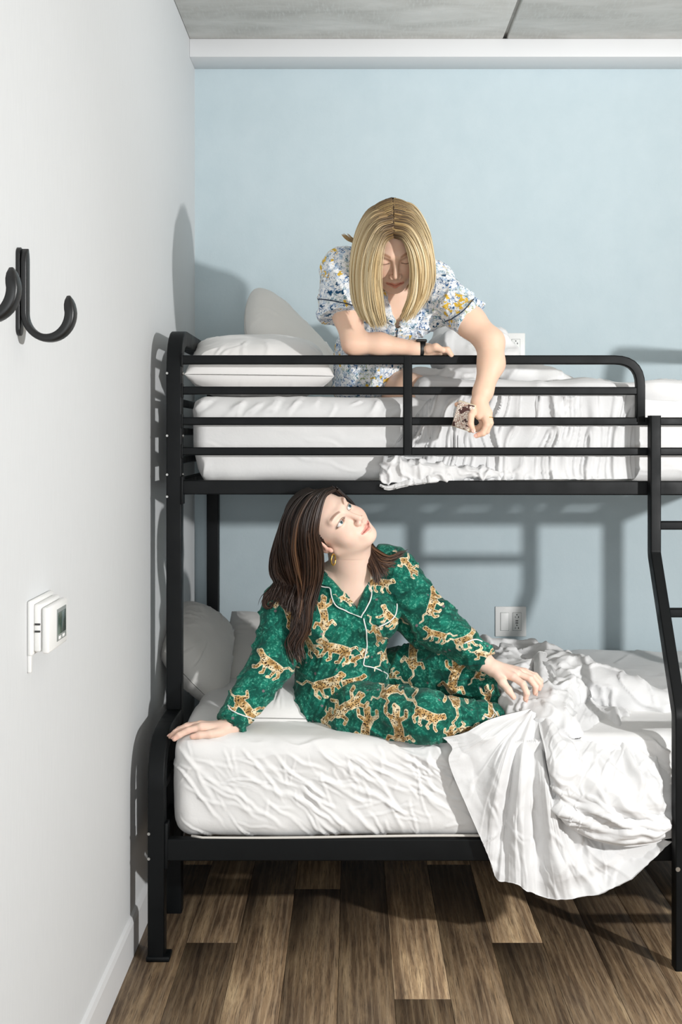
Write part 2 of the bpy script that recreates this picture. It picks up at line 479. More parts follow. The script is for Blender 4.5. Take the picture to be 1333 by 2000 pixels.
m_leo.base(colr).bump(m_leo.noise(vc, 700, 2), .2, .0006)
m_pipew = M('white_piping', '#e6e8e4', .6)
m_button = M('green_button', '#3f8d78', .3)

# botanical print cloth
m_bot = M('white_botanical_cotton', '#eef0f0', .8, .2, sheen=.1)
vc = m_bot.coord(); wrp = m_bot.noise(vc, 14, 3)
vw = m_bot.node('ShaderNodeVectorMath'); vw.operation = 'MULTIPLY_ADD'; m_bot.link(m_bot.node('ShaderNodeTexNoise', Scale=40.0).outputs['Color'], vw.inputs[0]); vw.inputs[1].default_value = (.02, .02, .02); m_bot.link(vc, vw.inputs[2])
e1 = m_bot.noise(vw.outputs[0], 105, 5, .8); zone = m_bot.noise(vc, 16, 2); zone2 = m_bot.noise(m_bot.coord((1, 1, 1), (1, 2, 3)), 13, 1)
cc0 = m_bot.mix(m_bot.math('MULTIPLY', m_bot.step(m_bot.noise(vc, 60, 4, .7), .5, .58), .8), '#eef0f1', '#a9bcd0')
cc = m_bot.mix(m_bot.step(e1, .53, .57), cc0, m_bot.ramp(zone, [(.36, '#2b5f94'), (.45, '#6f93b8'), (.5, '#53828f'), (.6, '#8a9a5c')], 'CONSTANT'))
e2 = m_bot.noise(vw.outputs[0], 48, 2, .6)
cc = m_bot.mix(m_bot.math('MULTIPLY', m_bot.step(zone2, .54, .58), m_bot.step(e2, .56, .59)), cc, '#d7b03e')
e3 = m_bot.noise(m_bot.coord((1, 1, 1), (2, 1, 0)), 55, 3, .6)
cc = m_bot.mix(m_bot.math('MULTIPLY', m_bot.step(zone2, .5, .44), m_bot.step(e3, .6, .625)), cc, '#16486c')
e4 = m_bot.noise(m_bot.coord((1, 1, 1), (.3, 1.7, .9)), 120, 3, .6)
cc = m_bot.mix(m_bot.step(e4, .655, .68), cc, '#1f3f66')
m_bot.base(cc).bump(m_bot.noise(vc, 700, 2), .2, .0006)
m_navy = M('navy_piping', '#20324a', .6)
m_boxp = M('patterned_card', '#e6d6c6', .6)
vc = m_boxp.coord(); q = m_boxp.voro(vc, 190, 'DISTANCE_TO_EDGE')
m_boxp.base(m_boxp.mix(m_boxp.step(m_boxp.noise(vc, 60, 2), .56, .6), m_boxp.mix(m_boxp.step(q, .12, .05), '#efe6da', '#a98272'), '#4a2a26'))
m_boxe = M('cream_card_edge', '#d5cab0', .6)

# ------------------------------------------------------------------ room
XW, YB, ZC, XR, YF = -.585, 4.555, 2.808, 4.3, -2.2
def structure(name, me, mat): return tag(link(name, me, mat), kind='structure')
structure('wall_left', box_mesh((XW-.12, YF, 0), (XW, YB+.12, ZC)), m_wallw)
structure('wall_back', box_mesh((XW, YB, 0), (XR, YB+.12, ZC)), m_wallb)
structure('wall_right', box_mesh((XR, YF, 0), (XR+.12, YB+.12, ZC)), m_wallw)
# white caulked edge strip where the left wall's paper ends, and the beam under the slab
bevel(structure('trim_1', box_mesh((XW, 4.405, 2.742), (XR, YB, ZC)), m_trim), .002)
ceil = structure('ceiling', box_mesh((XW-.12, YF, ZC+.02), (XR+.12, YB+.12, ZC+.2)), m_conc)
for a, b in ((XW, .549), (.565, XR)):
    o = bevel(obj('concrete_panel', box_mesh((a, YF, ZC), (b, YB, ZC+.02)), m_conc, ceil), .003)
bb = Geo(); X0, X1 = XW, XW+.011
prof = [(X0, 0), (X1, 0), (X1, .088), (X1-.004, .1), (X0, .104)]
n = len(prof)
bb.add([(x, YF, z) for x, z in prof] + [(x, YB, z) for x, z in prof], [tuple(range(n))[::-1], tuple(range(n, 2*n))] + [(i, (i+1) % n, n+(i+1) % n, n+i) for i in range(n)])
structure('baseboard_left', bb.mesh('baseboard'), m_trim)
bb = Geo(); bb.box((XW, YB-.011, 0), (XR, YB, .1)); bevel(structure('baseboard_back', bb.mesh('baseboard'), m_trim), .003)

floor = structure('floor', box_mesh((XW-.12, YF, -.12), (XR+.12, YB+.12, -.006)), M('subfloor', '#1a1613', .9))
PW, PL = .138, 1.22
x = XW; c = 0
while x < XR:
    x2 = min(x+PW, XR); y = YF - [0, .47, .83, .21, 1.02, .62][c % 6] * 1.0 - [.0, .13, .31][c % 3]
    while y < YB:
        a, b = max(y, YF), min(y+PL, YB)
        if b - a > .03:
            o = bpy.data.objects.new('plank', box_mesh((x+.0005-x, a+.0006, -.006), (x2-x-.0005, b-.0006, 0))); COL.objects.link(o)
            o.location = (x, 0, 0); o.data.materials.append(m_plank.m); o.parent = floor; bevel(o, .0008, 1)
        y += PL
    x = x2; c += 1

# ------------------------------------------------------------------ bunk bed
bed = tag(empty('bunk_bed', (.4, 3.8, 0)), 'black metal bunk bed with guard rails and a ladder, two beds high', 'bunk bed')
HY0, HY1, HYB = 3.2, 3.522, 4.5           # centre depths of lower front, upper front and rear posts
TW = .044
HX, FX = -.510, 1.375
def tube(name, path, wa, wb, side, parent=bed, mat=m_metal, cr=.004, label=None):
    V, Fc = sweep_rect(path, wa, wb, side, cr); o = obj(name, mesh_np(name, V, Fc, False), mat.m, parent)
    for p in o.data.polygons: p.use_smooth = True
    m = o.modifiers.new('w', 'WEIGHTED_NORMAL'); m.keep_sharp = True
    if label: o['label'] = label
    return o
def bolt(p, axis='y', r=.005, parent=bed):
    V, Fc = sweep_round([p, np.array(p) + (np.array([0, -.004, 0]) if axis == 'y' else np.array([.004, 0, 0]))], r, 10)
    obj('bolt', mesh_np('bolt', V, Fc, False), m_bolt.m, parent)
ZT = 1.66
for X, nm in ((HX, 'headboard_frame'), (FX, 'footboard_frame')):
    hoop = tube(nm, round_path([(X, HY1, .0), (X, HY1, ZT), (X, HYB, ZT), (X, HYB, .0)], .11), TW, .046, (1, 0, 0))
    for z in (1.47, 1.385, 1.30):
        tube('end_bar', [(X, HY1+.02, z), (X, HYB-.02, z)], .022, .022, (1, 0, 0))
    tube('end_rail', [(X, HY1+.02, 1.223), (X, HYB-.02, 1.223)], .03, .045, (1, 0, 0))
    low = tube('lower_end_frame', round_path([(X, HY0, .0), (X, HY0, .565), (X, HY1-.02, .565)], .12), TW, .044, (1, 0, 0))
    tube('end_rail', [(X, HY0+.02, .285), (X, HYB-.02, .285)], .03, .06, (1, 0, 0))
    tube('end_bar', [(X, HY0+.02, .43), (X, HYB-.02, .43)], .022, .022, (1, 0, 0))
    g = Geo(); g.box((X-.026, HY0-.026, 0), (X+.036, HY0+.03, .014)); bevel(obj('foot_plate', g.mesh('foot'), m_metal.m, bed), .004)
RY = 3.513
def zr(y, Y=3.5): return EYE - (y-VY)*Y/F
def xr(x, Y=3.5): return (x-VX)*Y/F
SX = .868                                     # ladder stile centre
# curved top guard rail
zt = zr(702.5); xe = xr(1253)
tube('guard_rail', round_path([(HX+.02, RY, zt), (xe, RY, zt), (xe, RY, zr(824))], .075), .026, .026, (0, 1, 0))
tube('guard_rail', [(HX+.02, RY, zr(762.5)), (xe-.012, RY, zr(763.5))], .022, .023, (0, 1, 0))
for yy in (822.5, 881.5):
    tube('guard_rail', [(HX+.02, RY, zr(yy)), (FX-.02, RY, zr(yy+.5))], .022, .023, (0, 1, 0))
tube('guard_post', [(xr(797), RY-.001, zt+.012), (xr(797), RY-.001, zr(889))], .026, .026, (1, 0, 0))
tube('side_rail', [(HX+.02, RY+.004, zr(952)), (FX-.02, RY+.004, zr(954))], .03, .041, (0, 1, 0))
tube('side_rail', [(HX+.02, HYB, 1.223), (FX-.02, HYB, 1.223)], .03, .045, (0, 1, 0))
tube('side_rail', [(HX+.02, HY0, .289), (FX-.02, HY0, .289)], .03, .058, (0, 1, 0))
tube('side_rail', [(HX+.02, HYB, .289), (FX-.02, HYB, .289)], .03, .058, (0, 1, 0))
for z, ya in ((1.228, HY1), (.30, HY0)):
    for k in range(12):
        X = HX + .1 + k*(FX-HX-.2)/11
        tube('slat', [(X, ya+.016, z-.012), (X, HYB-.016, z-.012)], .045, .008, (1, 0, 0))
for z in (zr(729), zr(851), zr(927), zr(970)):
    bolt((HX+.0225, HY1-.004, z), 'x'); bolt((HX-.019, HY1-.022, z), 'y', .0035)
for z in (.335, .270): 
    bolt((HX+.0225, HY0, z), 'x'); bolt((HX-.018, HY0-.0225, z), 'y', .004)
# bracket plates at rail ends
for yy in (702.5, 762.5, 822.5, 881.5):
    g = Geo(); g.box((HX+.02, RY-.0145, zr(yy)-.02), (HX+.0255, RY+.012, zr(yy)+.02)); bevel(obj('bracket', g.mesh('bracket'), m_metal.m, bed), .0015)
g = Geo(); g.box((HX+.02, RY-.018, zr(985)), (HX+.0275, RY+.02, zr(930))); bevel(obj('bracket', g.mesh('bracket'), m_metal.m, bed), .002)
g = Geo(); g.box((HX+.021, HY0-.018, .24), (HX+.03, HY0+.02, .36)); bevel(obj('bracket', g.mesh('bracket'), m_metal.m, bed), .002)
# ladder
lad = obj('ladder', *[box_mesh((SX-.014, 3.478, 1.19), (SX+.014, 3.497, 1.22)), m_metal.m], bed)
for X, Xb in ((SX-.003, SX-.022), (SX+.305, SX+.29)):
    tube('stile', round_path([(X, 3.476, zr(812)), (X, 3.476, 1.035), (Xb, 3.142, .655), (Xb, 3.142, 0)], .03, 4), .03, .042, (1, 0, 0), lad)
for z, Y in ((1.117, 3.476), (.887, 3.346), (.655, 3.15), (.43, 3.142), (.2, 3.142)):
    tube('rung', [(SX-.01, Y, z), (SX+.3, Y, z)], .028, .024, (0, 1, 0), lad)
bolt((SX-.022-.01, 3.119, zr(1697, 3.12)), 'y', .006, lad)

# ------------------------------------------------------------------ mattresses
def rounded_box(lo, hi, r, h, hf=None):
    lo = np.array(lo, float); hi = np.array(hi, float); parts = []
    for ax in range(3):
        o = [i for i in range(3) if i != ax]
        n = [max(4, int((hi[i]-lo[i])/(hf if hf and ax == 1 else h))) + 1 for i in o]
        A, B = np.meshgrid(np.linspace(lo[o[0]], hi[o[0]], n[0]), np.linspace(lo[o[1]], hi[o[1]], n[1]), indexing='ij')
        for sgn in (0, 1):
            G = np.zeros(A.shape + (3,)); G[..., o[0]] = A; G[..., o[1]] = B; G[..., ax] = (lo, hi)[sgn][ax]
            f = grid_faces(*n)
            if (sgn == 1) == (ax == 1): f = f[:, ::-1]
            parts.append((G, f))
    V, Fs = join_np(parts)
    q = np.clip(V, lo+r, hi-r); N = norm(V-q); return q + r*N, N, Fs
def crumple(p, s=0):
    return np.clip(ridge(p, s), 0, 1)**3
def folds2(P2, fl, seed=0):
    """sum of long narrow creases on a 2-D chart; each = (start, angle, length, width, height)"""
    x = P2[..., 0]; y = P2[..., 1]; w3 = np.stack([x*14, y*14, 0*x], -1); x = x + .012*noise(w3, seed+301) + .003*noise(w3*3.5, seed+303); y = y + .012*noise(w3, seed+302) + .003*noise(w3*3.5, seed+304); D = np.zeros_like(x)
    for (p0, a, L, w_, h) in fl:
        ca, sa = math.cos(a), math.sin(a); t = ((x-p0[0])*ca + (y-p0[1])*sa)/L; n_ = -(x-p0[0])*sa + (y-p0[1])*ca
        n_ = n_ + .08*L*(t-.5)**2*(1 if h > .004 else -1)
        e = smooth(-.05, .25, t)*smooth(1.05, .6, t); q = n_/w_
        D = D + h*e*(np.exp(-np.abs(q)**1.25) - .45*np.exp(-((q-1.5)/1.2)**2))
    return D
def rand_folds(n, x0, x1, y0, y1, a0, sp, L, w_, h, seed):
    r = np.random.RandomState(seed); return [(np.array([r.uniform(x0, x1), r.uniform(y0, y1)]), math.radians(a0 + r.randn()*sp), r.uniform(*L), r.uniform(*w_), r.uniform(*h)) for _ in range(n)]
# lower
lo, hi = (-.470, 3.197, .31), (1.345, 4.49, .588)
V, N, Fs = rounded_box(lo, hi, .055, .0065, .0033)
fr = smooth(3.34, 3.22, V[:, 1])
a = math.radians(38); u = V[:, 0]*math.cos(a) - V[:, 2]*math.sin(a); v_ = V[:, 0]*math.sin(a) + V[:, 2]*math.cos(a)
wq = np.stack([u*3.2, v_*15, V[:, 1]*2], -1); wq += .55*np.stack([noise(V*11, 3), noise(V*9, 4), 0*u], -1)
w2 = np.stack([u*6, v_*24, V[:, 1]*2], -1) + .5*np.stack([noise(V*16, 8), noise(V*14, 9), 0*u], -1)
FL = rand_folds(95, -.52, .9, .42, .60, -36, 15, (.07, .28), (.0028, .007), (.0025, .006), 5) + rand_folds(90, -.50, 1.0, .34, .58, -48, 24, (.04, .15), (.002, .0045), (.0015, .004), 6) + rand_folds(50, -.45, 1.0, .36, .56, -12, 14, (.06, .2), (.0022, .005), (.0015, .0035), 7) + rand_folds(30, -.45, 1.0, .42, .58, -80, 15, (.05, .12), (.0025, .005), (.0015, .0035), 17)
d = fr*folds2(np.stack([V[:, 0], V[:, 2]], -1), FL, 5) + .0045*fbm(V*7, 21)
topm = smooth(.5, .58, V[:, 2]); d += topm*folds2(np.stack([V[:, 0], V[:, 1]], -1), rand_folds(60, -.4, 1.2, 3.25, 4.4, 60, 50, (.1, .4), (.006, .014), (.002, .005), 8), 6)
V = V + N*d[:, None]
low = smooth(.588, .35, V[:, 2]); V[:, 0] += -.012*low*smooth(-.3, -.46, V[:, 0])*np.sin(low*3)
bel = np.exp(-((V[:, 0]-.1)/.35)**2) * smooth(3.7, 3.3, V[:, 1]) * smooth(.45, .58, V[:, 2]); V[:, 2] -= .016*bel
lm = tag(empty('mattress', (.4, 3.85, .31)), 'thick lower mattress under a crumpled white fitted sheet', 'mattress')
obj('fitted_sheet', mesh_np('sheet', V, Fs), m_sheet.m, lm)
pth = [(lo[0]+.05, 3.2, .322)] + [(x, 3.1925 + .002*math.sin(x*9), .322 + .003*math.sin(x*4)) for x in np.linspace(lo[0]+.08, hi[0]-.08, 60)]
Vp, Fp = sweep_round(pth, .0035, 6); obj('piping', mesh_np('piping', Vp, Fp), m_hem.m, lm)
# upper
lo, hi = (-.468, 3.558, 1.238), (1.34, 4.475, 1.487)
V, N, Fs = rounded_box(lo, hi, .045, .0075, .0036)
fr = smooth(3.66, 3.56, V[:, 1])
a = math.radians(-30); u = V[:, 0]*math.cos(a) - V[:, 2]*math.sin(a); v_ = V[:, 0]*math.sin(a) + V[:, 2]*math.cos(a)
edge = smooth(1.40, 1.47, V[:, 2])
d = fr*folds2(np.stack([V[:, 0], V[:, 2]], -1), rand_folds(30, -.45, .3, 1.46, 1.50, -140, 14, (.05, .12), (.005, .010), (.002, .005), 9) + rand_folds(26, -.45, 1.2, 1.26, 1.42, -8, 8, (.15, .45), (.004, .010), (.0015, .004), 10), 7) + .003*fbm(V*5, 51)
cor = smooth(-.25, -.46, V[:, 0])*fr*smooth(1.34, 1.26, V[:, 2]); d += .008*cor*crumple(np.stack([u*6, v_*20, V[:, 1]], -1), 47)
V = V + N*d[:, None]
V[:, 0] += .02*smooth(1.36, 1.24, V[:, 2])*smooth(-.3, -.46, V[:, 0])
um = tag(empty('mattress', (.4, 4.0, 1.24)), 'upper mattress under a smooth white fitted sheet behind the guard rails', 'mattress')
obj('fitted_sheet', mesh_np('sheet', V, Fs), m_sheet.m, um)

# ------------------------------------------------------------------ pillows
def pillow(cs, T, label, mat, seed=0, rnd_=.10, pin=.085):
    """cs = corners (u-,v-), (u+,v-), (u+,v+), (u-,v+) in the world; T = thickness"""
    cs = [np.array(c, float) for c in cs]; c = sum(cs)/4; n = 120
    ax = norm(cs[1]+cs[2]-cs[0]-cs[3]); az = norm(np.cross(ax, cs[3]+cs[2]-cs[0]-cs[1]))
    u, v = np.meshgrid(np.sin(np.linspace(-1, 1, n)*np.pi/2), np.sin(np.linspace(-1, 1, int(n*.8))*np.pi/2), indexing='ij')
    rd = rnd_
    prof = np.clip(1-np.abs(u)**3.2, 0, 1)**.55 * np.clip(1-np.abs(v)**3.2, 0, 1)**.55
    px = u*(1 - pin*(1-np.abs(v)**2.5)*np.abs(u)**3)*np.sqrt(1-rd*v*v*u*u); py = v*(1 - pin*(1-np.abs(u)**2.5)*np.abs(v)**3)*np.sqrt(1-rd*u*u*v*v)
    def bil(a, b):
        a = ((a+1)/2)[..., None]; b = ((b+1)/2)[..., None]; return cs[0]*(1-a)*(1-b) + cs[1]*a*(1-b) + cs[2]*a*b + cs[3]*(1-a)*b
    B = bil(px, py); pts = []
    corner = np.abs(u*v)**1.2
    for sg in (1, -1):
        q = (B-c)*6 + seed*7.3; wr = .006*fbm(q + sg*3, seed, 3)
        fl = []
        r = np.random.RandomState(seed*10 + sg + 1)
        P2 = np.stack([(px)*.24, (py)*.2], -1)
        for k in range(20):
            e = r.choice([-1, 1]); a0 = r.uniform(-1, 1)
            if r.rand() < .5: p0 = np.array([e*.235, a0*.19])
            else: p0 = np.array([a0*.23, e*.195])
            d = -p0 + r.randn(2)*.06; d = d/np.linalg.norm(d); fl.append((p0, math.atan2(d[1], d[0]), r.uniform(.06, .16), r.uniform(.004, .008), r.uniform(.002, .006)))
        wr = wr + folds2(P2, fl, seed)
        hgt = prof*T/2 + wr*smooth(.1, .6, prof) + .0004
        pts.append(B + (sg*hgt)[..., None]*az)
    nu, nv = u.shape
    f1 = grid_faces(nu, nv); f2 = grid_faces(nu, nv, nu*nv)[:, ::-1]
    idx = np.arange(nu*nv).reshape(nu, nv); rim = np.concatenate([idx[0, :], idx[1:, -1], idx[-1, -2::-1], idx[-2:0:-1, 0]]); r2 = np.roll(rim, -1)
    f3 = np.stack([rim, rim+nu*nv, r2+nu*nv, r2], -1)
    V = np.vstack([p.reshape(-1, 3) for p in pts]); o = link('pillow', mesh_np('pillow', V - c, np.vstack([f1, f2, f3])), mat)
    o.location = tuple(c); return tag(o, label, 'pillow')
Q = lambda *l: [P(*q) for q in l]
pillow(Q((352,732,3.60),(662,736,3.62),(640,702,4.02),(368,698,4.02)), .185, 'plump white pillow lying flat at the head of the upper bunk', m_pillow, 1)
pillow(Q((484,540,4.30),(668,716,4.22),(655,775,3.96),(470,672,4.02)), .14, 'white pillow propped upright behind the flat one on the upper bunk', m_pillow2, 2, .35, .03)
pillow(Q((352,1168,4.05),(452,1224,4.16),(436,1400,3.78),(312,1272,3.68)), .15, 'leftmost grey-white pillow propped against the wall on the lower bunk', m_pillow2, 3, .2, .05)
pillow(Q((450,1190,4.36),(600,1210,4.36),(565,1420,3.95),(410,1336,3.88)), .12, 'grey-white pillow standing behind the arm of the woman in green', m_pillow2, 4)
pillow(Q((468,1404,3.36),(668,1408,3.36),(640,1352,3.78),(482,1352,3.78)), .15, 'white pillow lying flat between the arm and hip of the woman in green', m_pillow, 5)

# ------------------------------------------------------------------ duvets
def gpt(l): return np.array([P(*q) for q in l])
parts = []
fan = [
 [(1035,1385,3.27),(960,1405,3.20),(905,1430,3.185),(866,1441,3.18)],
 [(1036,1386,3.27),(965,1420,3.185),(915,1452,3.172),(884,1462,3.17)],
 [(1037,1387,3.27),(975,1430,3.18),(915,1480,3.165),(878,1492,3.16)],
 [(1038,1388,3.26),(985,1450,3.17),(940,1530,3.16),(912,1575,3.155)],
 [(1039,1389,3.26),(995,1460,3.155),(965,1570,3.14),(953,1668,3.15)],
 [(1040,1390,3.26),(1006,1470,3.172),(985,1600,3.172),(971,1714,3.165)],
 [(1042,1391,3.26),(1020,1480,3.145),(1010,1600,3.122),(1012,1728,3.125)],
 [(1046,1392,3.26),(1040,1490,3.172),(1045,1620,3.172),(1056,1752,3.155)],
 [(1050,1393,3.26),(1062,1500,3.15),(1078,1630,3.13),(1108,1760,3.13)],
 [(1054,1394,3.26),(1080,1520,3.17),(1115,1650,3.165),(1180,1740,3.145)],
 [(1058,1395,3.26),(1098,1540,3.18),(1160,1650,3.172),(1250,1700,3.16)],
 [(1062,1398,3.26),(1115,1550,3.185),(1210,1625,3.18),(1312,1642,3.175)]]
G = loft([gpt(g) for g in fan], 300, 150)
nu, nv, _ = G.shape
s_ = np.linspace(0, 1, nu)[:, None]*np.ones((1, nv)); t_ = np.ones((nu, 1))*np.linspace(0, 1, nv)[None, :]
fold = ridge(np.stack([s_*9.5 + .35*noise(np.stack([s_*5, t_*3, 0*s_], -1), 2), t_*.9, 0*s_+3], -1), 61)
fold2 = ridge(np.stack([s_*38, t_*2.0, 0*s_+7], -1) , 62)
G[..., 1] -= (.012*np.clip(fold, -.4, 1) + .002*np.clip(fold2, 0, 1) + folds2(np.stack([G[..., 0], G[..., 2]], -1), rand_folds(50, .25, .80, .25, .50, -70, 30, (.06, .2), (.004, .010), (.002, .005), 31), 31))*smooth(.05, .4, t_)
G[..., 1] -= .0035*fbm(G*14, 63)
lowf = smooth(.5, .85, s_)*smooth(.6, .9, t_); G[..., 1] += .010*np.clip(np.sin(t_*24 + s_*5 + noise(G*6, 64)), -.6, 1)*lowf
G[..., 1] = np.minimum(G[..., 1], 3.176 + 10*(G[..., 2] > .575))
parts.append(thick(G, .004))
top = [
 [(1042,1285,3.62),(1046,1340,3.42),(1052,1410,3.24),(1066,1470,3.145),(1076,1520,3.14),(1080,1560,3.15)],
 [(1085,1283,3.66),(1096,1350,3.43),(1100,1425,3.22),(1092,1500,3.115),(1092,1560,3.115),(1104,1606,3.14)],
 [(1130,1330,3.62),(1145,1390,3.42),(1148,1445,3.22),(1128,1530,3.125),(1130,1590,3.118),(1152,1636,3.14)],
 [(1190,1375,3.62),(1200,1405,3.42),(1200,1460,3.22),(1190,1545,3.11),(1196,1600,3.108),(1220,1652,3.135)],
 [(1255,1380,3.62),(1262,1415,3.42),(1262,1470,3.22),(1258,1550,3.135),(1262,1600,3.13),(1278,1646,3.15)],
 [(1325,1385,3.62),(1328,1420,3.42),(1328,1480,3.24),(1320,1560,3.178),(1318,1600,3.175),(1316,1636,3.178)],
 [(1440,1385,3.62),(1440,1425,3.42),(1450,1490,3.26),(1450,1560,3.178),(1450,1600,3.178),(1450,1636,3.178)],
 [(1640,1385,3.62),(1650,1425,3.42),(1660,1490,3.26),(1670,1560,3.178),(1670,1600,3.178),(1670,1636,3.178)]]
G = loft([gpt(g) for g in top], 300, 170)
nu, nv, _ = G.shape
s_ = np.linspace(0, 1, nu)[:, None]*np.ones((1, nv)); t_ = np.ones((nu, 1))*np.linspace(0, 1, nv)[None, :]
N = grid_normals(G); sg = -np.sign(N[nu//2, nv//2, 1]) or 1; N = N*sg
qx = np.stack([s_*9 + t_*4.5, t_*3 - s_*4, 0*s_], -1) + .4*np.stack([noise(G*9, 71), noise(G*7, 72), 0*s_], -1)
piv = P(1325, 1612, 3.15); rr_ = np.random.RandomState(77); FD = []
for k in range(90):
    p0 = np.array([rr_.uniform(.42, .80), rr_.uniform(.34, .62)]); dd = np.array([piv[0], piv[2]]) - p0; aa = math.atan2(dd[1], dd[0]) + rr_.randn()*.16 - .35*smooth(.5, .42, p0[0]); FD.append((p0, aa, rr_.uniform(.10, .32), rr_.uniform(.006, .016), rr_.uniform(.003, .010)))
G = G + N*((folds2(np.stack([G[..., 0], G[..., 2] - .35*(G[..., 1]-3.15)], -1), FD, 77) + .003*crumple(qx*2.3, 74) + .005*fbm(G*7, 75))*smooth(1, .93, t_)*smooth(0, .04, s_)*np.where(G[..., 0] > .80, .25, 1))[..., None]
parts.append(thick(G, .006))
# puffy mass on top of the bed
sd = SDF(); k = .03
sd.cap(P(1140,1338,3.60), P(1235,1362,3.53), .078, .058, k).cap(P(1235,1362,3.53), P(1345,1380,3.50), .058, .035, k).cap(P(1345,1380,3.5), P(1600,1390,3.5), .035, .03, k)
sd.cap(P(1075,1310,3.66), P(1100,1330,3.55), .055, .065, k).cap(P(1100,1330,3.55), P(1085,1385,3.36), .06, .055, k)
sd.cap(P(1010,1335,3.60), P(990,1290,3.72), .062, .05, k).cap(P(1010,1335,3.60), P(1010,1385,3.36), .065, .05, k).cap(P(1010,1385,3.36), P(1065,1410,3.27), .05, .045, k)
sd.cap(P(960,1265,3.85), P(1030,1278,3.85), .035, .05, k).cap(P(1030,1290,3.8), P(1100,1290,3.75), .045, .04, k)
sd.cap(P(1075,1380,3.33), P(1110,1430,3.25), .055, .045, k)
V, Fs = sd.build((.3, 3.15, .5), (1.35, 4.0, .95), .0055)
N = vnormals(V, Fs)
qx = V*[9, 7, 9] + .5*np.stack([noise(V*8, 81), noise(V*8, 82), noise(V*8, 83)], -1)
V = V + N*(.021*crumple(qx, 84) + .012*crumple(qx*2.4, 85) + .008*fbm(V*9, 86) - .006)[:, None]
V = relax(V, Fs, 1); V[:, 2] = np.maximum(V[:, 2], .575)
parts.append((V, Fs))
Vd, Fd = join_np(parts)
o = link('duvet', mesh_np('duvet', Vd - np.array([.8, 3.4, .58]), Fd), m_sheet2.m); o.location = (.8, 3.4, .58)
tag(o, 'rumpled white duvet spilling in folds over the front of the lower bunk', 'duvet')

# upper duvet
parts = []
xs = [742, 760, 800, 850, 900, 960, 1020, 1080, 1140, 1200, 1240]
gs = []
for i, x in enumerate(xs):
    bot = [948, 956, 948, 942, 940, 938, 937, 936, 936, 936, 935][i]; yb = [3.505, 3.487, 3.49, 3.502, 3.535, 3.535, 3.536, 3.537, 3.538, 3.54, 3.542][i]
    topy = [925, 885, 830, 772, 766, 764, 764, 765, 766, 768, 770][i]; ty = 3.56 if i > 2 else 3.545
    gs.append(gpt([(x, topy, ty + .03), (x + .5, topy+4, 3.556), (x, (topy*2+bot)/3, 3.551), (x, (topy+bot*2)/3, 3.551), (x, bot, yb)]))
G = loft(gs, 340, 90); nu, nv, _ = G.shape
s_ = np.linspace(0, 1, nu)[:, None]*np.ones((1, nv)); t_ = np.ones((nu, 1))*np.linspace(0, 1, nv)[None, :]
qx = np.stack([G[..., 0]*26 + 1.0*t_ + .6*noise(G*10, 91), t_*1.3, 0*t_], -1)
G[..., 1] -= (.016*crumple(qx, 92) + .009*crumple(qx*[2.2, 2, 1], 93))*smooth(1.25, .7, s_) + .001
lump = smooth(.30, .05, s_)*smooth(.45, .8, t_); G[..., 1] -= lump*.008*crumple(G*40, 94)
G[..., 1] = np.where(t_ < .93, np.maximum(G[..., 1], 3.530), G[..., 1])
parts.append(thick(G, .004))
sd = SDF(); sd.cap(P(768, 915, 3.525), P(860, 922, 3.525), .034, .028, .02).cap(P(752, 935, 3.515), P(800, 938, 3.515), .020, .016, .02).cap(P(860, 922, 3.525), P(1000, 928, 3.535), .024, .012, .02)
V, Fs = sd.build((.06, 3.45, 1.18), (.52, 3.60, 1.36), .0035); N = vnormals(V, Fs)
V = V + N*(.014*crumple(V*[26, 12, 18] + .5*noise(V*20, 104)[:, None], 105) + .008*crumple(V*[50, 30, 40], 106) - .006)[:, None]; parts.append((relax(V, Fs, 1), Fs))
V, N, Fs = rounded_box((.20, 3.57, 1.478), (1.335, 4.45, 1.53), .025, .011)
V = V + N*(.012*fbm(V*[5, 5, 5], 95) + .010*crumple(V*[6, 9, 5], 96))[:, None]; parts.append((V, Fs))
sd = SDF(); k = .03
sd.cap(P(905,650,3.85), P(960,690,3.80), .05, .075, k).cap(P(960,690,3.80), P(1000,725,3.75), .07, .05, k).cap(P(880,690,3.75), P(935,735,3.70), .065, .06, k)
sd.cap(P(870,655,3.9), P(880,700,3.8), .03, .06, k).cap(P(820,740,3.68), P(900,755,3.65), .04, .045, k).cap(P(1010,730,3.75), P(1110,748,3.75), .04, .025, k).cap(P(860,625,3.88), P(875,670,3.86), .012, .04, k)
V, Fs = sd.build((0, 3.5, 1.44), (.75, 4.1, 1.9), .006); N = vnormals(V, Fs)
qx = V*[9, 5, 9] + .5*np.stack([noise(V*8, 97), noise(V*8, 98), noise(V*8, 99)], -1)
V = V + N*(.014*crumple(qx, 100) + .006*crumple(qx*2.2, 101) + .006*fbm(V*9, 102) - .005)[:, None]; V = relax(V, Fs, 1)
V[:, 1] = np.maximum(V[:, 1], 3.545); parts.append((V, Fs))
Vd, Fd = join_np(parts)
o = link('duvet', mesh_np('duvet', Vd - np.array([.6, 3.8, 1.48]), Fd), m_sheet2.m); o.location = (.6, 3.8, 1.48)
tag(o, 'white duvet bunched on the upper bunk and tucked against its rails', 'duvet')
#PART2
# ------------------------------------------------------------------ people
def frame(f, u):
    f = norm(f); u = norm(np.array(u) - np.dot(u, f)*f); l = np.cross(u, f)        # her left: +X for a head facing -Y
    return np.stack([l, f, u], 1)

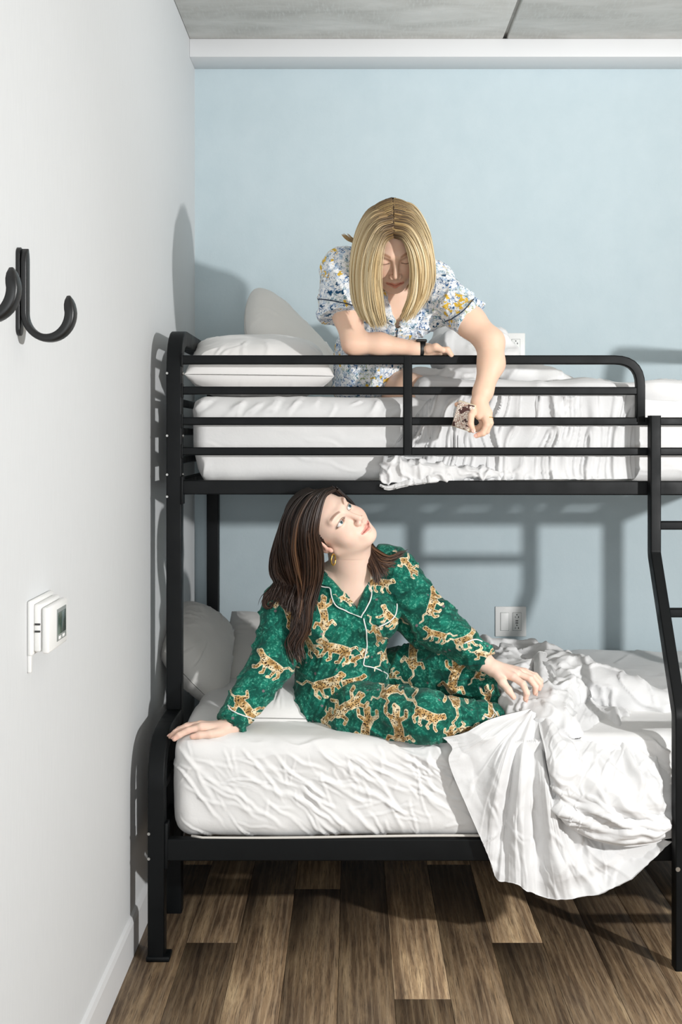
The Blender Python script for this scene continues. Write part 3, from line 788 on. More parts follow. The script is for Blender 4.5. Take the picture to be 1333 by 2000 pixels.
def head(sd, C, R, sc=1.0, open_eyes=True):
    C = np.array(C, float)
    W = lambda x, y, z: C + R @ (np.array([x, y, z])*sc)
    E = lambda c, r, k=.012, op='u': sd.ell(W(*c), np.array(r)*sc, R, k*sc, op)
    Cp = lambda a, b, ra, rb=None, k=.008, op='u': sd.cap(W(*a), W(*b), ra*sc, (rb or ra)*sc, k*sc, op)
    E((0, -.018, .032), (.073, .091, .080)); E((0, .026, -.015), (.063, .060, .085), .02)
    E((0, .036, -.066), (.047, .046, .044), .02)
    for s in (-1, 1):
        Cp((s*.053, .0, -.055), (s*.016, .064, -.094), .015, .013, .025)      # jaw line
        E((s*.036, .055, -.040), (.024, .023, .024), .024)                     # cheek
        Cp((s*.012, .079, .020), (s*.042, .066, .022), .008, .006, .016)      # brow
        E((s*.031, .093, -.001), (.017, .014, .010), .014, 's')               # socket
        E((s*.031, .0665, -.001), (.0152, .0142, .0138), .004)                # lids over the eyeball
    E((0, .071, -.096), (.017, .015, .014), .015)                             # chin
    Cp((0, .080, .010), (0, .1015, -.033), .0058, .0088, .010)                 # nose
    for s in (-1, 1):
        E((s*.0105, .094, -.040), (.008, .010, .007), .005)
        E((s*.006, .101, -.0475), (.0035, .005, .003), .003, 's')
    E((0, .077, -.068), (.027, .014, .020), .014)
    for s in (-1, 1):
        Cp((0, .0915, -.0650), (s*.023, .0765, -.0655), .0052, .003, .004)
        Cp((0, .0900, -.0760), (s*.020, .0770, -.0700), .0062, .0035, .004)
        Cp((0, .0975, -.0702), (s*.026, .0800, -.0665), .0024, .002, .002, 's')
        # ear
        E((s*.0755, -.006, -.008), (.0075, .017, .030), .004); E((s*.0825, -.003, -.006), (.005, .009, .018), .004, 's')
        E((s*.074, .006, -.034), (.006, .007, .009), .004)
    if open_eyes:
        for s in (-1, 1):
            ec = W(s*.031, .0665, -.001)
            def f(X, Y, Z, s=s):
                px, py, pz = X-C[0], Y-C[1], Z-C[2]
                q = [(px*R[0, i] + py*R[1, i] + pz*R[2, i])/sc for i in range(3)]
                x = q[0] - s*.031; z = q[2] + .001 - .0012*s*x/.014
                al = (np.sqrt((x/.0140)**2 + (z/.0058)**2 + 1e-9) - 1)*.0058
                eb = np.sqrt(x**2 + (q[1]-.0665)**2 + (q[2]+.001)**2) - .0118
                return np.maximum(np.maximum(al, -eb), np.abs(q[1]-.075)-.012)*sc
            sd.fn(f, ec-.025, ec+.025, .001, 's')
    return W

def to_local(V, C, R, sc=1.0): return ((V - np.array(C)) @ R)/sc
def bl(x, w): return np.exp(-(x/w)**2)
def face_tint(T, L, brow=(.42, .30, .22), lip=(.80, .50, .48), open_eyes=True):
    x, y, z = np.abs(L[:, 0]), L[:, 1], L[:, 2]
    def put(m, c):
        m = np.clip(m, 0, 1)[:, None]; T[:] = T*(1-m) + T*np.array(c)*m
    fr = (y > .05) & (x < .07) & (np.abs(z) < .13)
    put(.55*bl(x-.042, .018)*bl(z+.036, .018)*fr, (1, .80, .77))
    put(.4*bl(x, .010)*bl(z+.040, .012)*(y > .09), (1, .82, .80))
    lipz = -.0702 + .0035*(x/.024)**2
    up = smooth(.0095, .0075, np.abs(z-lipz-.001)/(1-.55*np.clip(x/.026, 0, 1)))*(x < .025)*(y > .068)
    put(up*.9, lip)
    put(smooth(.0016, .0006, np.abs(z-lipz))*(x < .026)*(y > .065)*.8, (.45, .25, .25))
    bz = .0205 + .007*np.sin(np.clip((x-.012)/.036, 0, 1)*2.4)
    put(smooth(.0048, .0020, np.abs(z-bz))*smooth(.011, .016, x)*smooth(.050, .042, x)*(y > .045)*.8, brow)
    if open_eyes:
        r = np.sqrt(((x-.031)/.0145)**2 + ((z+.001)/.0063)**2)
        put(bl(r-1.10, .20)*(z > -.003)*(y > .06)*.95, (.14, .10, .08)); put(bl(r-1.06, .12)*(z <= -.003)*(y > .06)*.4, (.45, .33, .28))
    else:
        lz = -.0065 + .0035*((x-.031)/.014)**2
        put(smooth(.0022, .0008, np.abs(z-lz))*smooth(.0165, .013, np.abs(x-.031))*(y > .06)*.92, (.16, .11, .09))
    put(bl(x-.006, .004)*bl(z+.0495, .003)*(y > .085)*.6, (.45, .3, .28))
    ear = (x > .068)*(np.abs(y+.004) < .025)*(z > -.05)*(z < .03)
    put(ear*.45, (1, .62, .58))
    return T

def eyes(parent, W, R, sc, look):
    for s in (-1, 1):
        c = W(s*.031, .0665, -.001); r = .0124*sc; n = 26; d = norm(look)
        U, Vv = np.meshgrid(np.linspace(0, 2*np.pi, n+1)[:-1], np.linspace(0, np.pi, n), indexing='ij')
        a1 = norm(np.cross(d, [0.1, .2, .9])); a2 = np.cross(d, a1)
        Pn = (np.cos(Vv)[..., None]*d + np.sin(Vv)[..., None]*(np.cos(U)[..., None]*a1 + np.sin(U)[..., None]*a2))
        V = (c + r*Pn).reshape(-1, 3); idx = np.arange(n*n).reshape(n, n); i2 = np.roll(idx, -1, 0)
        Fq = np.stack([idx[:, :-1], idx[:, 1:], i2[:, 1:], i2[:, :-1]], -1).reshape(-1, 4)
        me = mesh_np('eye', V, Fq); ang = np.arccos(np.clip(Pn.reshape(-1, 3) @ d, -1, 1))
        set_float(me, 'ang', ang); obj('eye', me, m_eyeball, parent)
m_eyeball = M('eyeball', '#f1eeea', .08, .6)
an = m_eyeball.attr('ang')
m_eyeball.base(m_eyeball.ramp(an, [(0, '#0a0a0a'), (.20, '#0a0a0a'), (.22, '#5d7d86'), (.44, '#3d5257'), (.50, '#e2dedb')]))

def skin_mesh(name, sd, axes, C, R, sc, mat, parent, brow, lip, open_eyes, extra=None):
    V, Fs = sd.build(axes, None, 0); T = np.ones((len(V), 3))
    face_tint(T, to_local(V, C, R, sc), brow, lip, open_eyes)
    if extra: extra(V, T)
    me = mesh_np(name, V, Fs); set_color(me, 'tint', T)
    return obj(name, me, mat, parent)

def nails(parent, tips):
    for tip, prev, upv, r in tips:
        d = norm(np.array(tip) - np.array(prev)); upn = norm(np.array(upv) - np.dot(upv, d)*d); sdv = np.cross(d, upn)
        G = np.zeros((7, 7, 3))
        for i, a in enumerate(np.linspace(-1, 1, 7)):
            for j, b in enumerate(np.linspace(-1, 1, 7)):
                aa = a*math.sqrt(1-.5*b*b); bb = b*math.sqrt(1-.5*a*a)
                G[i, j] = np.array(tip) + d*(aa*r*.75 + r*.15) + sdv*bb*r*.7 + upn*(r*.98 - .25*r*bb*bb - .15*r*max(aa, 0)**2)
        V, Fq = thick(G, .0008); obj('nail', mesh_np('nail', V, Fq), m_nail, parent)

def strands(guides, n, nv, r, jit, seed=0, push=None, clump=14, u_pow=1.0, rnd_shift=0, end_jit=.03, wave=0):
    rs = np.random.RandomState(seed); g = np.array([catmull(np.array(q), nv) for q in guides])
    k = len(g); ncl = max(3, n//clump); cu = rs.rand(ncl); co = rs.randn(ncl, 3); crn = rs.rand(ncl)
    Vs = []; Fs = []; RN = []; AL = []; b = 0; t = np.linspace(0, 1, nv)[:, None]
    for i in range(n):
        c = rs.randint(ncl); u = np.clip(cu[c] + rs.randn()*.02, 0, 1)**u_pow * (k-1); i0 = min(int(u), k-2); f = u - i0
        p = g[i0]*(1-f) + g[i0+1]*f
        ph = rs.rand()*6
        off = co[c]*jit[0] + rs.randn(3)*jit[1]
        p = p + off*np.minimum(1, .35 + t*1.5) + (rs.randn(3)*jit[1]*1.2)*t**2
        if wave: p = p + np.array([1, .5, .2])*wave*np.sin(t*9 + crn[c]*6 + ph*.15)*t
        L = 1 - abs(rs.randn())*end_jit
        p = np.array([np.interp(t[:, 0]*L, t[:, 0], p[:, j]) for j in range(3)]).T
        if push: p = push(p, rs.rand()*.006)
        T = np.gradient(p, axis=0); T = norm(T); s1 = norm(np.cross(T, [.3, -1, .1])); s2 = np.cross(T, s1)
        rr = r*(.55 + .9*rs.rand())*np.sqrt(np.clip(1.02 - t**5, .02, 1))
        q = np.stack([p + rr*s1*1.5, p + rr*s2*.8, p - rr*s1*1.5, p - rr*s2*.8], 1)
        Vs.append(q.reshape(-1, 3))
        a = (np.arange(nv-1)*4)[:, None] + np.arange(4)[None]; a2 = (np.arange(nv-1)*4)[:, None] + (np.arange(4)[None]+1) % 4
        Fs.append(np.stack([a, a2, a2+4, a+4], -1).reshape(-1, 4) + b); b += nv*4
        rn = np.clip(.55*crn[c] + .45*rs.rand() + rnd_shift, 0, 1)
        RN.append(np.full(nv*4, rn)); AL.append(np.repeat(t[:, 0], 4))
    return np.vstack(Vs), np.vstack(Fs), np.concatenate(RN), np.concatenate(AL)
def pusher(C, R, c, r, sc=1.0):
    c = np.array(c); r = np.array(r)
    def f(p, extra=0):
        L = to_local(p, C, R, sc) - c; q = L/(r+extra); n = np.linalg.norm(q, axis=1, keepdims=True)
        q = np.where(n < 1, q/np.maximum(n, 1e-6), q); L = q*(r+extra) + c
        return np.array(C) + (L*sc) @ R.T
    return f
def hair_obj(sets, mat, parent, label=None):
    V = np.vstack([s[0] for s in sets]); b = 0; F2 = []
    for s in sets: F2.append(s[1]+b); b += len(s[0])
    me = mesh_np('hair', V, np.vstack(F2)); set_float(me, 'rnd', np.concatenate([s[2] for s in sets])); set_float(me, 'along', np.concatenate([s[3] for s in sets]))
    return tag(obj('hair', me, mat, parent), label)
def scalp(C, R, sc, c, r, keep, h, rnd=.2):
    s = SDF(); Cc = np.array(C) + R @ (np.array(c)*sc); s.ell(Cc, np.array(r)*sc, R, 0.001)
    V, Fs = s.build(Cc-.14, Cc+.14, h); L = to_local(V, C, R, sc); ok = keep(L); Fs = Fs[ok[Fs].all(1)]
    rn = np.clip(rnd + .25*noise(np.stack([L[:, 0]*90, L[:, 1]*12, L[:, 2]*12], -1), 5), 0, 1)
    return V, Fs, rn, np.zeros(len(V))

def cam_hit(bvh, x, y, back=.0):
    d = Vector(P(x, y, 1.0) - np.array([0, 0, EYE])).normalized()
    h = bvh.ray_cast(Vector((0, 0, EYE)), d)
    if h[0] is None:
        n = bvh.find_nearest(Vector(P(x, y, 3.4))); return np.array(n[0]), np.array(n[1])
    return np.array(h[0]), np.array(h[1])
def on_cloth(name, bvh, pts, r, mat, parent, lift=.0015, n=40):
    q = catmull(np.array([(a, b, 0) for a, b in pts], float), n)
    W = [cam_hit(bvh, a, b) for a, b, _ in q]; path = []
    for (p, nn) in W: path.append(p + (nn if nn[1] < 0 else -nn)*lift)
    path = np.array(path)
    for _ in range(2): path[1:-1] = .25*path[:-2] + .5*path[1:-1] + .25*path[2:]
    V, Fq = sweep_round(list(path), r, 6)
    return obj(name, mesh_np(name, V, Fq), mat, parent)
def patch_on(name, bvh, left, right, mat, parent, lift=.004, th=.003, nu=14, nv=30, leo=None):
    a = catmull(np.array([(x, y, 0) for x, y in left], float), nv); b = catmull(np.array([(x, y, 0) for x, y in right], float), nv)
    G = np.zeros((nu, nv, 3))
    for i, t in enumerate(np.linspace(0, 1, nu)):
        for j in range(nv):
            q = a[j]*(1-t) + b[j]*t; p, nn = cam_hit(bvh, q[0], q[1]); nn = nn if nn[1] < 0 else -nn
            G[i, j] = p + nn*lift
    for _ in range(3):
        G[1:-1, 1:-1] = .5*G[1:-1, 1:-1] + .125*(G[:-2, 1:-1] + G[2:, 1:-1] + G[1:-1, :-2] + G[1:-1, 2:])
    V, Fq = thick(G, th); me = mesh_np(name, V, Fq)
    if leo is not None: set_float(me, 'leo', leo(V))
    return obj(name, me, mat, parent)

# ---- leopard print, each animal drawn as a distance field on the cloth
LEO_W = [((-.34, 0), (.22, .03), .125, .14), ((.22, .06), (.44, .15), .10, .09), ((.46, .17), (.53, .14), .10, .06),
         ((-.40, .06), (-.58, .17), .035, .03), ((-.58, .17), (-.74, .08), .03, .03), ((-.74, .08), (-.9, .16), .03, .025),
         ((.24, -.03), (.34, -.27), .065, .045), ((.34, -.27), (.44, -.33), .045, .045), ((.14, -.04), (.08, -.30), .06, .045), ((.08, -.30), (.16, -.36), .04, .04),
         ((-.32, -.02), (-.42, -.24), .075, .045), ((-.42, -.24), (-.32, -.35), .045, .045), ((-.24, -.05), (-.18, -.33), .06, .04), ((-.18, -.33), (-.09, -.36), .04, .04)]
LEO_C = [((-.36, -.02), (0, .04), .13, .12), ((0, .04), (.28, 0), .12, .13), ((.28, .03), (.50, .10), .09, .09), ((.50, .10), (.57, .07), .10, .06),
         ((-.44, -.02), (-.66, -.12), .035, .03), ((-.66, -.12), (-.86, .0), .03, .03), ((-.86, 0), (-.98, -.12), .03, .025),
         ((.26, -.02), (.46, -.20), .06, .045), ((.46, -.20), (.58, -.16), .045, .05), ((.22, .05), (.30, .30), .06, .045), ((.30, .30), (.42, .34), .045, .05),
         ((-.32, -.05), (-.20, -.27), .07, .05), ((-.20, -.27), (-.34, -.36), .045, .05), ((-.34, .05), (-.22, .26), .07, .05), ((-.22, .26), (-.36, .34), .045, .045)]
LEOS = [(632,1200,100,88,1,0),(655,1268,168,100,0,0),(640,1335,15,100,0,0),(560,1190,-62,100,1,0),(530,1292,150,90,0,0),(486,1368,-50,88,1,0),(455,1415,-70,45,0,0),
        (745,1143,-10,72,0,0),(762,1205,140,70,0,0),(738,1240,-70,66,1,0),(760,1283,40,60,1,0),(690,1330,5,70,0,0),(676,1172,-30,40,1,0),(600,1255,-60,80,1,0),(700,1285,20,50,1,0),(612,1140,70,60,1,0),
        (846,1178,65,74,0,0),(850,1235,170,66,0,0),(905,1243,15,66,0,0),(942,1270,-20,60,1,0),(800,1110,-50,60,1,0),
        (812,1285,78,90,1,1),(870,1258,12,72,1,1),(888,1325,76,100,1,1),(940,1308,60,62,0,1),(953,1368,82,70,1,1),(905,1400,-10,62,1,1),(828,1365,-25,84,0,1),
        (772,1395,104,104,1,1),(716,1405,78,98,1,1),(680,1370,32,96,1,1),(872,1418,100,72,1,1),(760,1335,20,60,1,1),(640,1400,60,60,1,1),(990,1400,60,50,0,1)]
def leo_field(V, kind):
    D = np.full(len(V), .05)
    for x, y, ang, size, typ, k in LEOS:
        if k != kind: continue
        Y = 3.36; c = P(x, y, Y); s = size*.68*Y/F; a = math.radians(ang)
        dx = (V[:, 0] - V[:, 1]*(x-VX)/F)        # print position across the cloth, taken at this motif's own place
        dx = V[:, 0] - c[0]; dz = V[:, 2] - c[2]
        m = (np.abs(dx) < s*1.1) & (np.abs(dz) < s*1.1)
        if not m.any(): continue
        u = (dx[m]*math.cos(a) + dz[m]*math.sin(a))/s; w_ = (-dx[m]*math.sin(a) + dz[m]*math.cos(a))/s
        if 90 < ang % 360 < 270: w_ = -w_
        d = np.full(m.sum(), 9.0)
        for p, q, r1, r2 in (LEO_C if typ else LEO_W):
            ex, ez = q[0]-p[0], q[1]-p[1]; L = ex*ex+ez*ez
            t = np.clip(((u-p[0])*ex + (w_-p[1])*ez)/L, 0, 1)
            d = np.minimum(d, np.hypot(u-p[0]-t*ex, w_-p[1]-t*ez) - (r1+(r2-r1)*t)*1.05)
        D[m] = np.minimum(D[m], d*s)
    return D

# ================= woman in green on the lower bunk
wa = tag(empty('person', (.0, 3.42, .585)), 'brown-haired woman in green leopard pyjamas sitting on the lower bunk, looking up', 'person')
CA = P(645, 1023, 3.38); RA = frame((.552, -.736, .394), (-.744, -.228, .615)); SA = 1.0
sd = SDF()
WA = head(sd, CA, RA, SA, True)
sd.cap(WA(0, -.01, -.06), P(688, 1140, 3.46), .052, .056, .022); sd.cap(WA(0, .015, -.085), P(694, 1135, 3.43), .040, .044, .025)
sd.ell(P(668, 1190, 3.47), (.135, .085, .14), None, .03)
sd.cap(P(600, 1150, 3.45), P(755, 1115, 3.5), .045, .045, .03)
sd.cap(P(690, 1150, 3.425), P(650, 1135, 3.42), .012, .010, .02).cap(P(705, 1145, 3.425), P(745, 1120, 3.44), .012, .010, .02)
# right arm and hand on the mattress
sd.chain([P(555, 1170, 3.44), P(528, 1300, 3.38), P(455, 1412, 3.275), P(436, 1424, 3.262)], [.045, .038, .026, .023])
kn = [P(394, 1421, 3.236), P(390, 1416, 3.262), P(392, 1415, 3.287), P(397, 1417, 3.31)]
for q in kn: sd.cap(P(434, 1424, 3.262), q, .0175, .0115, .010)
sd.cap(P(436, 1426, 3.25), kn[0], .017, .012, .01)
fA = [[kn[0], P(368, 1427, 3.228), P(350, 1436, 3.222), P(341, 1443, 3.22)], [kn[1], P(364, 1420, 3.256), P(344, 1430, 3.252), P(333, 1438, 3.25)],
      [kn[2], P(366, 1418, 3.285), P(350, 1425, 3.284), P(341, 1430, 3.284)], [kn[3], P(378, 1420, 3.312), P(366, 1425, 3.314), P(358, 1429, 3.314)]]
for c in fA: sd.chain(c, [.0102, .0090, .0082, .0070], .003)
th = [P(432, 1430, 3.238), P(410, 1434, 3.215), P(390, 1436, 3.207), P(376, 1439, 3.204)]
sd.chain(th, [.014, .0105, .0092, .0075], .006)
# left arm and hand over the knee
sd.chain([P(775, 1115, 3.48), P(850, 1220, 3.38), P(940, 1288, 3.325), P(962, 1304, 3.31)], [.042, .036, .026, .0225])
kb = [P(1003, 1322, 3.272), P(1012, 1316, 3.290), P(1020, 1313, 3.308), P(1026, 1313, 3.326)]
for q in kb: sd.cap(P(966, 1306, 3.31), q, .0175, .0118, .010)
fB = [[kb[0], P(1022, 1336, 3.252), P(1030, 1354, 3.255), P(1027, 1366, 3.26)], [kb[1], P(1036, 1326, 3.275), P(1047, 1341, 3.277), P(1046, 1354, 3.28)],
      [kb[2], P(1042, 1322, 3.30), P(1054, 1335, 3.303), P(1054, 1345, 3.306)], [kb[3], P(1046, 1320, 3.325), P(1056, 1330, 3.328), P(1057, 1339, 3.33)]]
for c in fB: sd.chain(c, [.0102, .0090, .0080, .0068], .003)
tb = [P(972, 1316, 3.293), P(982, 1332, 3.268), P(994, 1348, 3.258), P(1004, 1362, 3.256)]
sd.chain(tb, [.015, .0112, .0092, .0072], .006)
# hips and feet, hidden under cloth
HC = CA
def exA(V, T):
    for tip in [c[-1] for c in fA+fB] + [th[-1], tb[-1]]:
        m = .45*bl(np.linalg.norm(V-tip, axis=1), .018)[:, None]; T[:] = T*(1-m) + T*np.array([1, .72, .66])*m
    for q in kn + kb + [c[1] for c in fA+fB]:
        m = .3*bl(np.linalg.norm(V-q, axis=1), .012)[:, None]; T[:] = T*(1-m) + T*np.array([1, .78, .72])*m
LA = [P(705, 1395, 3.42), P(835, 1402, 3.25), P(940, 1403, 3.31), P(975, 1402, 3.36)]; LB = [P(775, 1324, 3.54), P(892, 1298, 3.44), P(950, 1385, 3.42), P(985, 1400, 3.43)]
sd.ell(P(672, 1310, 3.49), (.10, .075, .13), None, .03); sd.ell(P(685, 1392, 3.50), (.12, .09, .06), None, .01)
sd.chain(LA, [.062, .050, .032, .029], .006); sd.chain(LB, [.055, .052, .034, .030], .006)
for q, r_ in ((LA[3], P(1045, 1402, 3.42)), (LB[3], P(1050, 1398, 3.50))):
    sd.cap(q, r_, .030, .020, .015)
    for i in range(5): sd.cap(r_ + np.array([-.01, -.016+.009*i, 0]), r_ + np.array([.018-.002*i, -.018+.010*i, -.004]), .0085, .007, .002)
body = skin_mesh('body', sd, [axis(-.53, .66, .005, [(-.53, -.30, .0018), (-.17, .13, .0017), (.36, .56, .0018)]), axis(3.14, 3.66, .005, [(3.17, 3.50, .0018)]), axis(.50, 1.27, .005, [(.555, .655, .0018), (.68, .80, .0018), (.96, 1.27, .0017)])],
                  CA, RA, SA, m_skin, wa, (.30, .22, .18), (.82, .46, .46), True, exA)
eyes(wa, WA, RA, SA, RA @ np.array([.06, .99, .06]))
nails(wa, [(c[-1], c[-2], (-.2, -.3, 1), .0075) for c in fA[:2]] + [(c[-1], c[-2], (.8, -.6, .3), .0075) for c in fB[:2]])

# pyjama shirt
sh = SDF(); k = .03
sh.ell(P(668, 1195, 3.47), (.150, .108, .15), None, k); sh.ell(P(670, 1305, 3.46), (.135, .115, .12), None, .04); sh.ell(P(672, 1372, 3.47), (.155, .135, .085), None, .04)
sh.cap(P(583, 1158, 3.45), P(762, 1108, 3.5), .058, .060, .035); sh.cap(P(640, 1125, 3.46), P(735, 1098, 3.49), .050, .050, .03)
sh.cap(P(775, 1170, 3.52), P(835, 1245, 3.46), .055, .05, .02)
sh.ell(P(632, 1222, 3.385), (.062, .052, .062), None, .03); sh.ell(P(738, 1208, 3.395), (.062, .052, .062), None, .03)
d1 = norm(P(438, 1430, 3.26) - P(528, 1300, 3.38))
sh.cap(P(563, 1172, 3.45), P(530, 1298, 3.38), .070, .060, .025); 
sh.cap(P(530, 1298, 3.38), P(440, 1430, 3.258), .060, .039, .018, cut=(P(453, 1417, 3.27), d1))
d2 = norm(P(965, 1303, 3.31) - P(855, 1222, 3.38))
sh.cap(P(772, 1118, 3.48), P(852, 1218, 3.39), .066, .062, .025)
sh.cap(P(852, 1218, 3.39), P(970, 1305, 3.31), .062, .038, .018, cut=(P(953, 1293, 3.32), d2))
# open V neck: a wedge taken out of the front
pv = [P(626, 1110, 3.42), P(699, 1192, 3.40), P(733, 1085, 3.45)]
def vneck(X, Y, Z):
    def edge(a, b):
        ex, ez = b[0]-a[0], b[2]-a[2]; L = math.hypot(ex, ez); return ((X-a[0])*ez - (Z-a[2])*ex)/L
    e1 = edge(pv[0], pv[1]); e2 = edge(pv[1], pv[2])
    return np.maximum(np.maximum(e1*-1 if SG < 0 else e1, e2*-1 if SG < 0 else e2), Y-3.55)
SG = -1
tt = vneck(P(695, 1140, 3.4)[0], 3.4, P(695, 1140, 3.4)[2]); SG = -1 if tt < 0 else 1
sh.fn(vneck, (-.15, 3.2, .84), (.12, 3.56, 1.12), .004, 's')
V, Fs = sh.build((-.50, 3.16, .56), (.47, 3.64, 1.13), .0036)
def cloth_folds(V, Fs, amp, seed, dirs=None):
    N = vnormals(V, Fs); q = V.copy()
    w = V*[13, 9, 9] + .6*np.stack([noise(V*12, seed), noise(V*12, seed+1), noise(V*12, seed+2)], -1)
    d = amp*(crumple(w, seed+3) - .25) + amp*.5*fbm(V*20, seed+4, 2) + amp*.45*(crumple(w*2.1, seed+7)-.2)
    if dirs is not None: d = d + dirs(V, N)
    return V + N*d[:, None]
def seg_folds(V, a, b, rad, freq, amp, seed, twist=1.2):
    """folds that ring a sleeve or leg between a and b, strongest around it"""
    d = b-a; L = np.linalg.norm(d); t = ((V-a) @ d)/(L*L); c = a + np.clip(t, 0, 1)[:, None]*d; r = V-c; rr = np.linalg.norm(r, axis=1)
    m = smooth(-.1, .08, t)*smooth(1.1, .92, t)*smooth(rad*1.5, rad*1.15, rr)
    ang = r @ norm(np.cross(d, [0, 1, .1]))/rad
    return amp*m*(np.clip(ridge(np.stack([t*freq + ang*twist, ang*.8, 0*t+seed], -1), seed), 0, 1)**2 - .3)
A_ = [P(563, 1172, 3.45), P(530, 1298, 3.38), P(445, 1428, 3.26), P(772, 1118, 3.48), P(852, 1218, 3.39), P(965, 1302, 3.31)]
def dA(V, N):
    d = seg_folds(V, A_[0], A_[1], .07, 4, .007, 201, 2) + seg_folds(V, A_[1], A_[2], .055, 6, .007, 202, 2) + seg_folds(V, A_[3], A_[4], .066, 4, .008, 203, -2) + seg_folds(V, A_[4], A_[5], .055, 6, .008, 204, -2)
    dr = smooth(1.02, .80, V[:, 2])*smooth(.13, .09, np.abs(V[:, 0]+.01)); u = V[:, 0]*26 + (V[:, 2]-.8)*10*np.sign(V[:, 0]+.0)
    d += .006*dr*(np.clip(ridge(np.stack([u, V[:, 2]*4, 0*u], -1), 205), 0, 1)**2 - .3)
    return d
V = cloth_folds(V, Fs, .0065, 210, dA); V = relax(V, Fs, 1, .5)
me = mesh_np('shirt', V, Fs); set_float(me, 'leo', leo_field(V, 0)); shirtA = obj('pyjama_shirt', me, m_leo, wa)
# trousers
tr = SDF(); k = .03
tr.ell(P(685, 1392, 3.47), (.155, .13, .088), None, k)
TA = [P(700, 1395, 3.37), P(835, 1403, 3.225), P(935, 1405, 3.28), P(968, 1400, 3.33)]
tr.cap(TA[0], TA[1], .092, .074, .03).cap(TA[1], TA[2], .070, .047, .02).cap(TA[2], TA[3], .047, .040, .01, cut=(TA[3], norm(TA[3]-TA[2])))
TB = [P(775, 1322, 3.53), P(892, 1296, 3.43), P(955, 1385, 3.40), P(968, 1402, 3.405)]
tr.cap(TB[0], TB[1], .084, .082, .010).cap(TB[1], TB[2], .078, .050, .012).cap(TB[2], TB[3], .050, .050, .008)
V, Fs = tr.build((-.22, 3.12, .54), (.50, 3.64, .86), .0036)
def dT(V, N):
    return seg_folds(V, TA[0], TA[1], .085, 3.5, .009, 221, 1.6) + seg_folds(V, TA[1], TA[2], .062, 6, .010, 222, 1.6) + seg_folds(V, TB[0], TB[1], .085, 3.5, .009, 223, -1.6) + seg_folds(V, TB[1], TB[2], .072, 5, .012, 224, -1.6)
V = cloth_folds(V, Fs, .006, 230, dT); V = relax(V, Fs, 1, .5); V[:, 2] = np.maximum(V[:, 2], .566)
me = mesh_np('trousers', V, Fs); set_float(me, 'leo', leo_field(V, 1)); trA = obj('pyjama_trousers', me, m_leo, wa)
dg = bpy.context.evaluated_depsgraph_get()
bvA = BVHTree.FromObject(shirtA, dg); M0 = shirtA.matrix_world
leoA = lambda V: leo_field(V, 0)
# the meshes hold world coordinates, so the tree does too
colR = patch_on('collar', bvA, [(612,1120),(619,1138),(640,1146),(648,1163),(662,1183),(706,1207)], [(640,1112),(652,1125),(664,1143),(676,1162),(688,1180),(704,1200)], m_leo, wa, leo=leoA)
colL = patch_on('collar', bvA, [(735,1085),(731,1110),(727,1125),(716,1135),(706,1170),(700,1198)], [(741,1080),(742,1105),(737,1122),(727,1145),(722,1170),(708,1205)], m_leo, wa, leo=leoA)
for pts in ([(616,1140),(632,1147),(646,1150),(648,1163),(656,1182),(672,1192),(690,1199),(708,1206)], [(729,1115),(728,1126),(717,1136),(721,1146),(726,1160),(724,1174),(716,1190),(707,1205)],
            [(711,1208),(716,1235),(717,1262),(711,1290),(711,1300),(725,1303),(750,1312),(775,1330)], [(741,1223),(756,1217),(770,1205),(775,1190),(776,1180)],
            [(446,1378),(453,1388),(470,1396),(488,1402),(497,1404)], [(908,1257),(918,1252),(932,1250),(942,1254)]):
    on_cloth('piping', bvA, pts, .0019, m_pipew, wa, .0045 if pts[0][0] in (616, 729) else .0018)
for a, b in ((705, 1231), (703, 1268), (704, 1308)):
    p, nn = cam_hit(bvA, a, b); nn = nn if nn[1] < 0 else -nn
    V, Fq = sweep_round([p, p+nn*.003], .0055, 14); obj('button', mesh_np('button', V, Fq, False), m_button, wa)
bvT = BVHTree.FromObject(trA, dg)
on_cloth('piping', bvT, [(944,1398),(958,1403),(964,1396)], .0018, m_pipew, wa); on_cloth('piping', bvT, [(962,1384),(971,1398),(974,1408)], .0018, m_pipew, wa)

# hair
def G3(l): return [P(*q) for q in l]
psh = pusher(CA, RA, (0, -.018, .032), (.080, .098, .087), SA)
capA = scalp(CA, RA, SA, (0, -.020, .032), (.078, .096, .086), lambda L: (L[:, 1] < .060 - .52*np.maximum(0, .085-L[:, 2])) & (L[:, 2] > -.05), .004, .15)
gA1 = [G3(g) for g in [
 [(655,957,3.30),(636,968,3.275),(624,1000,3.262),(618,1040,3.262),(624,1078,3.30),(622,1130,3.35),(608,1180,3.345),(600,1230,3.34),(584,1262,3.34),(592,1290,3.335)],
 [(645,957,3.30),(624,970,3.275),(607,1005,3.265),(602,1050,3.265),(608,1095,3.30),(608,1140,3.345),(596,1185,3.345),(590,1230,3.34),(576,1260,3.34),(582,1288,3.335)],
 [(632,958,3.305),(608,972,3.285),(587,1010,3.275),(582,1060,3.285),(590,1105,3.32),(596,1145,3.355),(588,1185,3.345),(584,1215,3.34)],
 [(618,960,3.32),(588,976,3.31),(567,1015,3.305),(562,1065,3.32),(568,1110,3.35),(580,1145,3.38),(574,1172,3.36),(580,1200,3.35)],
 [(608,963,3.35),(574,985,3.345),(556,1030,3.35),(545,1080,3.365),(547,1115,3.38),(560,1142,3.385),(560,1162,3.37),(550,1182,3.365)],
 [(604,966,3.40),(568,990,3.41),(550,1040,3.42),(536,1085,3.43),(532,1112,3.42),(544,1138,3.41),(524,1155,3.40),(514,1178,3.40)]]]
